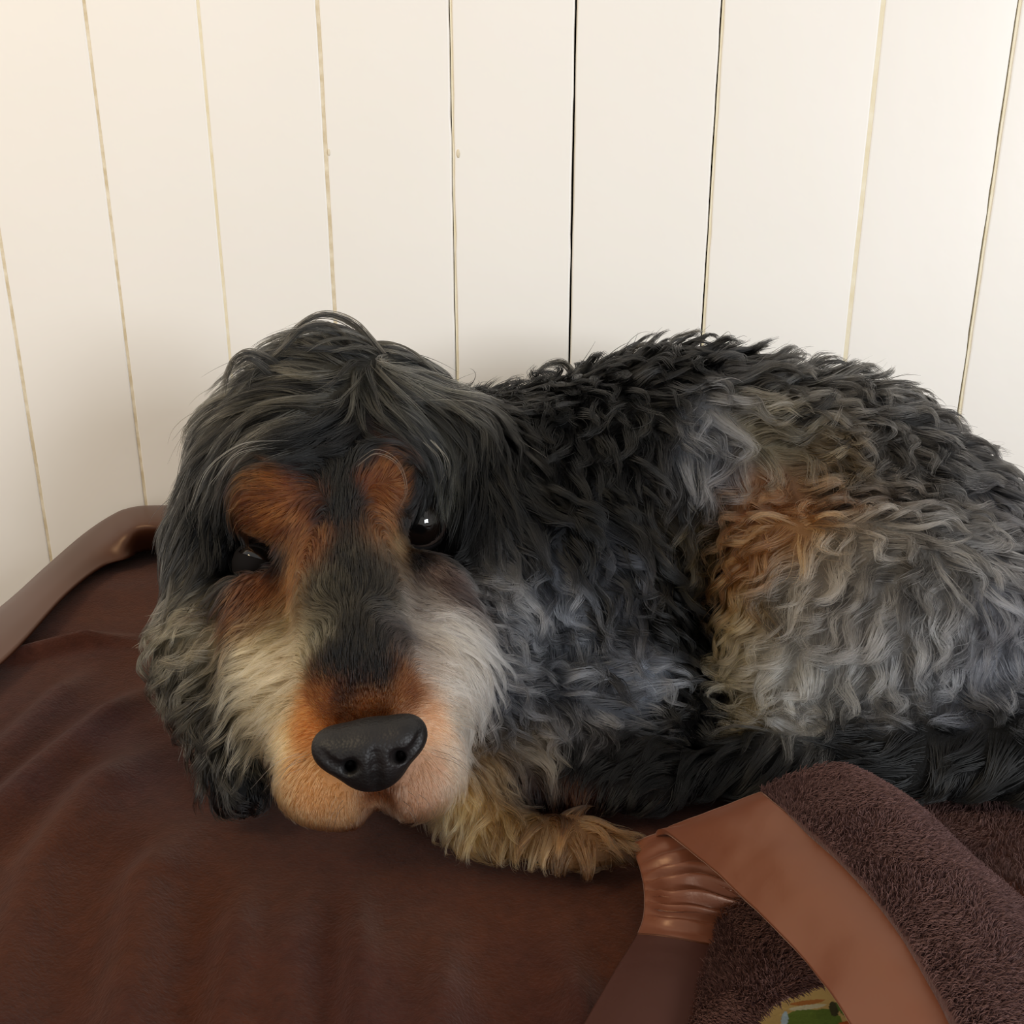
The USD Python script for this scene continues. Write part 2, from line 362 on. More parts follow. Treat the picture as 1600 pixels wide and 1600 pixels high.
def poly_dist(p, line):
    best, side = np.full(p.shape[:-1], 9.0), np.zeros(p.shape[:-1])
    for a, b in zip(line[:-1], line[1:]):
        ab = b - a; t = np.clip(((p - a) @ ab) / (ab @ ab), 0, 1)
        q = p - a - t[..., None] * ab; d = np.linalg.norm(q, axis=-1)
        sd = np.sign(ab[0] * q[..., 1] - ab[1] * q[..., 0])
        m = d < best; best[m], side[m] = d[m], sd[m]
    return best, side


z = np.full(hx.shape, BED) + .007 * (meshkit.fbm(np.stack([hx * 9, hy * 9, 0 * hx], -1), 3, 5) - .5) - .007
folds = [([(255, 1040), (150, 1115), (60, 1190), (-60, 1300)], .0035, .010), ([(250, 985), (130, 985), (20, 1010)], .003, .008), ([(240, 1130), (140, 1230), (60, 1340), (10, 1480), (-20, 1620)], .004, .012), ([(150, 1010), (70, 1090), (-40, 1200)], .003, .009),
         ([(400, 1320), (375, 1400), (350, 1600), (340, 1700)], .0035, .009), ([(300, 1240), (225, 1370), (195, 1600), (190, 1700)], .004, .012), ([(560, 1325), (556, 1450), (560, 1700)], .003, .007), ([(740, 1400), (705, 1440), (690, 1600), (685, 1700)], .0035, .009),
         ([(878, 1390), (884, 1470), (905, 1560), (920, 1700)], .003, .007), ([(480, 1330), (450, 1480), (445, 1700)], .003, .012), ([(650, 1360), (610, 1480), (620, 1700)], .0025, .012), ([(1440, 1290), (1500, 1340), (1600, 1390), (1700, 1420)], .0032, .014), ([(1560, 1290), (1640, 1330)], .0025, .012)]
for line, amp, wd in folds:
    l2 = on_plane_z(np.array([q[0] for q in line]), np.array([q[1] for q in line]), BED)[:, :2]
    d, sd = poly_dist(pts, l2)
    z += amp * 2.6 * np.exp(-(d / (wd * .85)) ** 2) * np.clip(np.linalg.norm(pts - l2[0], axis=-1) / .045, 0, 1) ** 1.5
d, sd = poly_dist(pts, edge)
out = np.where(sd > 0, d, -d)                               # beyond the back-left edge the blanket rolls over and hangs down
out[(hx > edge[-1, 0])] = -1
Rr = .022
t_ = np.clip((out + Rr) / Rr, 0, 1)
z -= Rr * (1 - np.sqrt(np.maximum(1 - t_ ** 2, 0))) + np.clip(out, 0, .02) * 12
z = np.maximum(z, .10)
open_ = on_plane_z(np.array([1010, 1120, 1250, 1330, 1450, 1800, 900]), np.array([1500, 1420, 1400, 1370, 1520, 1900, 1900]), BED)[:, :2]
from shapely.geometry import Polygon
from shapely import contains_xy
hole = contains_xy(Polygon(open_), hx.ravel(), hy.ravel()).reshape(hx.shape)
ms = sheet(np.stack([hx, hy, z], -1), .003)
nh = hx.size
ms = trimesh.Trimesh(ms.vertices, ms.faces[~(hole.ravel()[ms.faces % nh].any(1))], process=False)
obj('fleece_spread', ms, L + 'brown_fleece', blanket, smooth=True)
# satin binding along the back-left edge, with the fold that stands up by the dog's ear
b0 = [[(-800, 2050, -.012), (-780, 2060, -.002), (-750, 2110, .002), (-720, 2170, .002)], [(-430, 1395, -.012), (-420, 1405, -.002), (-400, 1445, .002), (-380, 1490, .002)], [(-160, 1068, -.012), (-152, 1078, -.002), (-142, 1110, .002), (-130, 1150, .002)], [(0, 948, -.012), (4, 955, -.002), (10, 983, .003), (18, 1018, .003)], [(70, 886, -.008), (76, 891, .001), (90, 908, .004), (102, 928, .003)],
      [(128, 836, -.006), (136, 838, .004), (146, 860, .006), (160, 884, .001)], [(172, 806, .010), (178, 808, .018), (188, 834, .017), (190, 856, .004), (196, 878, .001)][:3] + [(200, 872, .001)], [(204, 793, .012), (208, 795, .025), (216, 822, .024), (222, 862, .000)], [(250, 790, .012), (252, 792, .026), (256, 822, .024), (262, 858, .000)], [(330, 792, .010), (331, 794, .022), (334, 826, .018), (338, 856, .001)], [(460, 806, .002), (461, 808, .010), (463, 830, .009), (465, 856, .001)], [(640, 826, -.002), (641, 828, .003), (643, 840, .003), (645, 856, .001)]]
bg = surface(b0, 130, 24); bg[..., 1] = np.minimum(bg[..., 1], WALL_Y - .004)
obj('satin_binding', sheet(bg, .002), L + 'edge_satin', blanket, smooth=True, label='satin edging of the blanket, folded up beside the ear')
# the folded-back corner, lower right
sat = [[(1020, 1306, .006), (1075, 1278, .022), (1190, 1236, .036)], [(1040, 1300, .016), (1120, 1285, .030), (1205, 1250, .040)], [(1128, 1370, .026), (1195, 1328, .036), (1248, 1284, .0425)], [(1200, 1440, .030), (1262, 1388, .039), (1312, 1342, .044)], [(1262, 1505, .032), (1325, 1450, .041), (1378, 1416, .045)], [(1330, 1600, .036), (1400, 1535, .043), (1442, 1510, .045)], [(1405, 1730, .036), (1470, 1660, .041), (1520, 1645, .042)]]
fl_ = [[(1187, 1238, .035), (1238, 1213, .040), (1300, 1197, .041), (1345, 1212, .030), (1365, 1225, .006)], [(1247, 1284, .044), (1312, 1248, .048), (1380, 1240, .046), (1425, 1262, .028), (1450, 1285, .006)], [(1311, 1342, .0455), (1390, 1305, .050), (1452, 1310, .044), (1495, 1332, .022), (1520, 1350, .004)], [(1377, 1416, .0465), (1455, 1388, .049), (1532, 1390, .042), (1575, 1404, .018), (1600, 1420, .002)], [(1441, 1510, .0465), (1520, 1488, .047), (1600, 1480, .038), (1650, 1486, .014), (1680, 1500, .001)], [(1519, 1645, .0435), (1590, 1622, .042), (1680, 1602, .032), (1740, 1600, .012), (1760, 1610, .001)]]
ruch = [[(985, 1318, .004), (1030, 1300, .010), (1080, 1290, .012), (1150, 1320, .014)], [(1000, 1360, .006), (1050, 1352, .013), (1100, 1352, .014), (1165, 1372, .012)], [(1006, 1400, .004), (1050, 1402, .010), (1095, 1405, .010), (1160, 1415, .006)], [(1000, 1448, .000), (1040, 1452, .004), (1085, 1460, .004), (1135, 1470, .001)], [(958, 1520, .003), (1000, 1525, .006), (1050, 1530, .007), (1100, 1535, .004)], [(905, 1612, .003), (960, 1615, .006), (1030, 1618, .007), (1082, 1618, .004)], [(850, 1720, .003), (920, 1722, .006), (1000, 1725, .007), (1062, 1725, .003)]]
pile = [[(1128, 1372, .006), (1200, 1430, .006), (1270, 1500, .004), (1336, 1528, -.004), (1320, 1514, -.016)], [(1122, 1440, .004), (1180, 1475, .010), (1245, 1520, .010), (1292, 1538, .001), (1276, 1524, -.016)], [(1108, 1500, .003), (1160, 1525, .011), (1220, 1550, .012), (1240, 1556, .002), (1226, 1542, -.016)], [(1088, 1560, .003), (1130, 1580, .010), (1172, 1592, .009), (1182, 1590, .002), (1172, 1578, -.016)], [(1070, 1640, .002), (1105, 1650, .008), (1132, 1656, .008), (1150, 1660, .003), (1140, 1650, -.016)]]
sg = surface(sat, 130, 50)
sg[..., 2] += .0035 * (meshkit.fbm(sg * 38, 3, 21) - .5)
obj('satin_binding', sheet(sg, .002), L + 'brown_satin', blanket, smooth=True, label='broad satin band of the folded-back corner')
fg_ = surface(fl_, 100, 60)
obj('folded_corner', sheet(fg_, .004), L + 'pile_fleece', blanket, smooth=True, label='folded-back fleece corner')
rg = surface(ruch, 140, 50)
tt, ss = np.meshgrid(np.linspace(0, 1, 140), np.linspace(0, 1, 50), indexing='ij')
wr = np.sin(2 * np.pi * (tt * 15 + .25 * np.sin(ss * 3) + .6 * meshkit.noise(np.stack([tt * 9, ss * 3, 0 * tt], -1), 4)))
rg[..., 2] += .0022 * wr * np.exp(-((tt - .27) / .17) ** 2) * np.clip(ss * 5, 0, 1)
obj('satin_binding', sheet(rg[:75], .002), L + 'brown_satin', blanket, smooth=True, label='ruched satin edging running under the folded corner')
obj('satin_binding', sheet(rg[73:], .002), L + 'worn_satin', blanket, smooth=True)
pg = surface(pile, 80, 60)
obj('fleece_underside', sheet(pg, .004), L + 'pile_fleece', blanket, smooth=True)


def nap(g, n, ln, name, cols, lean, skip=None):
    """short pile standing on a cloth grid"""
    nu, nv = g.shape[:2]
    a, b = rng.random(n) * (nu - 1.001), rng.random(n) * (nv - 1.001)
    if skip is not None:
        ok = ~skip[a.astype(int), b.astype(int)]; a, b = a[ok], b[ok]; n = len(a)
    i, j = a.astype(int), b.astype(int); fa_, fb = (a - i)[:, None], (b - j)[:, None]
    p = (g[i, j] * (1 - fa_) + g[i + 1, j] * fa_) * (1 - fb) + (g[i, j + 1] * (1 - fa_) + g[i + 1, j + 1] * fa_) * fb
    nn = np.cross(g[i + 1, j] - g[i, j], g[i, j + 1] - g[i, j]); nn /= np.linalg.norm(nn, axis=1, keepdims=True) + 1e-12
    nn *= np.sign(nn[:, 2:] + 1e-9)
    sw = (meshkit.fbm(p * 70, 2, 9) - .5)[:, None] * 3
    d = nn + np.asarray(lean) + sw * np.array([1, -.6, 0]) + rng.normal(0, .3, (n, 3)); d /= np.linalg.norm(d, axis=1, keepdims=True)
    l = ln * rng.uniform(.6, 1.3, n)[:, None]
    pts = np.stack([p, p + (nn * .5 + d * .2) * l, p + (nn * .35 + d * .75) * l], 1)
    w = np.tile(np.array([.00026, .00024, .0001]), (n, 1))
    c = srgb(np.array(cols[0])) + (srgb(np.array(cols[1])) - srgb(np.array(cols[0]))) * rng.random((n, 1))
    curves(name, pts, w, L + 'fuzz', blanket, c, kind='stuff')


pu_ = (np.stack([hx, hy, z], -1) - CAM) @ R3.T
pu_, pv_ = pu_[..., 0] / pu_[..., 2] * F + 800, pu_[..., 1] / pu_[..., 2] * F + 800
side_ = (pu_ > 1380) & (pu_ < 1640) & (pv_ > 1230) & (pv_ < 1500)
ii, jj = np.nonzero(side_)
sl_ = (slice(ii.min(), ii.max() + 1), slice(jj.min(), jj.max() + 1))
nap(np.stack([hx, hy, z], -1)[sl_], 12000, .0026, 'fleece_nap', ((74, 50, 47), (110, 84, 80)), (.5, -.3, 0), skip=~side_[sl_])
nap(fg_, 26000, .0024, 'fleece_nap', ((80, 56, 53), (116, 88, 86)), (.5, -.3, 0))
nap(pg, 13000, .0025, 'fleece_nap', ((70, 44, 39), (104, 74, 68)), (.3, -.5, 0))
# ------------------------------------------------------------------ signed distance sculpting (camera-frame metres)
def sphere(c, r):
    return lambda p: np.linalg.norm(p - c, axis=-1) - r


def cone(a, b, ra, rb):
    ab = b - a; l2 = ab @ ab
    def f(p):
        t = np.clip((p - a) @ ab / l2, 0, 1)
        return np.linalg.norm(p - a - t[..., None] * ab, axis=-1) - (ra + (rb - ra) * t)
    return f


def ellipsoid(c, r, M=np.eye(3)):
    r = np.asarray(r, float)
    def f(p):
        q = (p - c) @ M.T
        k0 = np.linalg.norm(q / r, axis=-1); k1 = np.linalg.norm(q / (r * r), axis=-1) + 1e-9
        return k0 * (k0 - 1) / k1
    return f


def smin(a, b, k):
    h = np.maximum(k - np.abs(a - b), 0) / k
    return np.minimum(a, b) - h * h * k * 0.25


def px(n, Z):                    # n pixels at depth Z, in metres
    return n * Z * K / F


def S(u, v, Z, r): return sphere(C(u, v, Z), px(r, Z))
def RC(a, b): return cone(C(*a[:3]), C(*b[:3]), px(a[3], a[2]), px(b[3], b[2]))
def E(u, v, Z, r, roll=0.0, yaw=0.0):
    c, s = math.cos(roll), math.sin(roll); cy, sy = math.cos(yaw), math.sin(yaw)
    M = np.array([[cy, 0, sy], [0, 1, 0], [-sy, 0, cy]]) @ np.array([[c, s, 0], [-s, c, 0], [0, 0, 1]])
    return ellipsoid(C(u, v, Z), [px(x, Z) for x in r], M)


# (shape, blend in metres)
torso = [
    (RC((830, 850, .64, 208), (1060, 800, .66, 222)), .03),
    (RC((1060, 800, .66, 222), (1270, 835, .65, 224)), .03),
    (RC((1270, 835, .65, 224), (1395, 925, .62, 206)), .03),
    (RC((1395, 925, .62, 206), (1490, 1030, .585, 172)), .03),
    (RC((600, 800, .60, 150), (830, 850, .63, 200)), .05),          # neck
    (E(1362, 965, .545, (215, 185, 205), roll=.12), .016),           # thigh
    (RC((1212, 880, .525, 62), (1214, 1050, .51, 62)), .02),        # knee
    (RC((1238, 1066, .508, 68), (1420, 1050, .51, 85)), .022),
    (RC((1480, 1000, .545, 120), (1600, 1040, .53, 110)), .03),
    (S(860, 960, .575, 150), .05),                                   # chest
    (RC((880, 930, .57, 120), (990, 1085, .53, 62)), .03),           # upper arm
    (RC((985, 1090, .52, 62), (800, 1165, .47, 55)), .02),           # forearm
    (RC((800, 1165, .47, 55), (735, 1245, .437, 50)), .02),
    (RC((735, 1245, .437, 50), (745, 1305, .425, 48)), .015),        # wrist
    (RC((760, 1320, .42, 42), (900, 1335, .413, 48)), .012),         # paw folded back
    (RC((900, 1330, .413, 46), (975, 1345, .41, 32)), .012),
    (RC((1650, 1185, .462, 80), (1400, 1190, .472, 62)), .02),         # hock and foot below the thigh
    (RC((1400, 1190, .472, 55), (1190, 1200, .468, 42)), .02),         # tail
    (RC((1190, 1200, .468, 42), (1030, 1225, .458, 28)), .015), (RC((850, 1195, .462, 42), (1010, 1200, .468, 50)), .02), (RC((850, 1232, .447, 26), (1020, 1240, .446, 32)), .012),
    (S(1010, 1000, .625, 140), .04), (RC((1060, 1140, .505, 48), (1190, 1150, .51, 52)), .015),                                  # belly
]
head = [
    (S(526, 728, .535, 165), .02),
    (S(532, 622, .545, 92), .025),
    (RC((432, 690, .535, 74), (615, 655, .545, 72)), .025),
    (S(430, 788, .480, 56), .025), (S(600, 760, .480, 46), .025),      # brows
    (RC((535, 850, .47, 82), (566, 1095, .405, 70)), .02),           # bridge
    (RC((560, 1060, .42, 88), (575, 1190, .415, 88)), .015),
    (RC((478, 1080, .43, 60), (508, 1215, .405, 72)), .012), (RC((662, 1070, .43, 60), (650, 1202, .405, 70)), .012),    # lips
    (RC((410, 950, .475, 70), (440, 1100, .45, 80)), .02), (RC((675, 930, .478, 62), (700, 1070, .455, 76)), .02),         # cheeks
    (S(575, 1195, .43, 60), .02),                                    # chin
    (RC((366, 712, .525, 54), (318, 850, .505, 42)), .02),           # ear, left of the picture
    (RC((318, 850, .505, 42), (304, 1030, .475, 44)), .015),
    (RC((300, 1030, .475, 48), (375, 1230, .44, 38)), .015),
    (RC((726, 690, .540, 52), (762, 800, .53, 36)), .02),           # the other ear
    (RC((762, 800, .53, 36), (772, 960, .505, 46)), .015),
    (RC((768, 960, .505, 48), (775, 1100, .48, 40)), .015),
]
parts_ = torso + head
cuts_ = []


def dog(p):
    p = np.asarray(p, np.float32)
    d = None
    for f, k in parts_:
        v = f(p)
        d = v if d is None else smin(d, v, k)
    for f, k in cuts_:
        d = -smin(-d, f(p), k)
    hgt = BED - .001 - (p @ R3[:, 2] + CAM[2])
    return -smin(-d, -hgt, .008)


def grad(f, p, e=.0012):
    ks = np.array([[1, -1, -1], [-1, -1, 1], [-1, 1, -1], [1, 1, 1]], float)
    g = sum(k * f(p + e * k)[..., None] for k in ks)
    return g / (np.linalg.norm(g, axis=-1, keepdims=True) + 1e-12)


def ray_depth(f, u, v, z0=.30, z1=.60):
    """depth Z at which the ray of a pixel meets the surface f = 0"""
    Z = np.full(np.shape(u), z0)
    for _ in range(60):
        Z = Z + np.clip(f(C(u, v, Z)), -.01, .02) * .8 / K
    return Z


def surface_nets(f, lo, hi, h):
    n = np.ceil((hi - lo) / h).astype(int) + 1
    ax = [lo[i] + h * np.arange(n[i]) for i in range(3)]
    # coarse pass to skip far cells
    D = np.full(n, 1.0, np.float32)
    B = 8
    c = [np.arange(0, n[i], B) for i in range(3)]
    blocks = np.stack(np.meshgrid(*c, indexing='ij'), -1).reshape(-1, 3)
    centre = lo + h * (blocks + B / 2)
    near = np.abs(f(centre)) < h * B * 1.25
    inside = (f(centre) < 0) & ~near
    for b in blocks[inside]:
        D[b[0]:b[0] + B, b[1]:b[1] + B, b[2]:b[2] + B] = -1
    off = np.stack(np.meshgrid(*[np.arange(B)] * 3, indexing='ij'), -1).reshape(-1, 3)
    idx = (blocks[near][:, None] + off[None]).reshape(-1, 3)
    idx = idx[(idx < n).all(1)]
    for s in range(0, len(idx), 400000):
        i = idx[s:s + 400000]
        D[i[:, 0], i[:, 1], i[:, 2]] = f(lo + h * i)
    sg = D < 0
    cs = sum(sg[a:n[0] - 1 + a, b:n[1] - 1 + b, c_:n[2] - 1 + c_].astype(np.int8) for a in (0, 1) for b in (0, 1) for c_ in (0, 1))
    cell = np.argwhere((cs > 0) & (cs < 8))
    acc, cnt = np.zeros((len(cell), 3)), np.zeros(len(cell))
    corners = [(a, b, c_) for a in (0, 1) for b in (0, 1) for c_ in (0, 1)]
    for a in corners:
        for b in corners:
            if a < b and sum(abs(x - y) for x, y in zip(a, b)) == 1:
                da = D[cell[:, 0] + a[0], cell[:, 1] + a[1], cell[:, 2] + a[2]]
                db = D[cell[:, 0] + b[0], cell[:, 1] + b[1], cell[:, 2] + b[2]]
                m = (da < 0) != (db < 0)
                t = np.where(m, da / np.where(m, da - db, 1), 0)
                acc += np.where(m[:, None], np.array(a) + t[:, None] * (np.array(b) - np.array(a)), 0); cnt += m
    V = lo + h * (cell + acc / cnt[:, None])
    ids = np.full(n, -1, np.int64); ids[cell[:, 0], cell[:, 1], cell[:, 2]] = np.arange(len(cell))
    faces = []
    for axis in range(3):
        u, w = (axis + 1) % 3, (axis + 2) % 3
        sl = [slice(1, n[i] - 1) for i in range(3)]
        A = sg[tuple(sl)]
        sl2 = list(sl); sl2[axis] = slice(2, n[axis])
        Bq = sg[tuple(sl2)]
        e = np.argwhere(A != Bq) + 1
        du, dw = np.eye(3, dtype=int)[u], np.eye(3, dtype=int)[w]
        g = lambda o: ids[tuple((e - o).T)]
        q = np.stack([g(0 * du), g(du), g(du + dw), g(dw)], 1)
        flip = ~sg[tuple(e.T)]
        q[flip] = q[flip][:, ::-1]
        q = q[(q >= 0).all(1)]
        faces.append(q)
    q = np.vstack(faces)
    fcs = np.vstack([q[:, [0, 1, 2]], q[:, [0, 2, 3]]])
    m = trimesh.Trimesh(V, fcs, process=False)
    if m.volume < 0:
        m.invert()
    return m


# the cleft of the upper lip, cut into the muzzle below the nose
cu, cv, cr = np.array([587., 588, 589, 590, 591]), np.array([1225., 1245, 1262, 1280, 1300]), np.array([5., 8, 11, 15, 20])
cz = ray_depth(dog, cu, cv)
ez = float(ray_depth(dog, np.array(398.), np.array(872.)))
cuts_ += [(E(398, 872, ez + .004, (46, 32, 26), .3), .006)]                    # the sunken eye on the left of the picture
cuts_ += [(RC((cu[k], cv[k], cz[k] - .001, cr[k]), (cu[k + 1], cv[k + 1], cz[k + 1] - .001, cr[k + 1])), .010) for k in range(4)]
lo, hi = C(800, 800, .5) * 0 + np.array([-.36, -.2, .26]), np.array([.50, .26, .76])
skin = surface_nets(dog, lo, hi, .0030)
V, FC = np.array(skin.vertices), np.array(skin.faces)
VN = grad(dog, V)

# visible point of the skin at a pixel
uv = np.stack([V[:, 0] / V[:, 2] * F + 800, V[:, 1] / V[:, 2] * F + 800], -1)
front = (VN * V).sum(1) < 0
vis_tree = cKDTree(uv[front]); vis_idx = np.nonzero(front)[0]


def hit(u, v):
    out = []
    for a, b in zip(u, v):
        near = vis_tree.query_ball_point([a, b], 14)
        if not near:
            near = vis_tree.query([a, b], 12)[1]
        near = vis_idx[np.asarray(near)]
        zmin = V[near, 2].min()
        near = near[V[near, 2] < zmin + .006]
        k = near[np.argmin(((uv[near] - [a, b]) ** 2).sum(1))]
        out.append(V[k])
    return np.array(out)


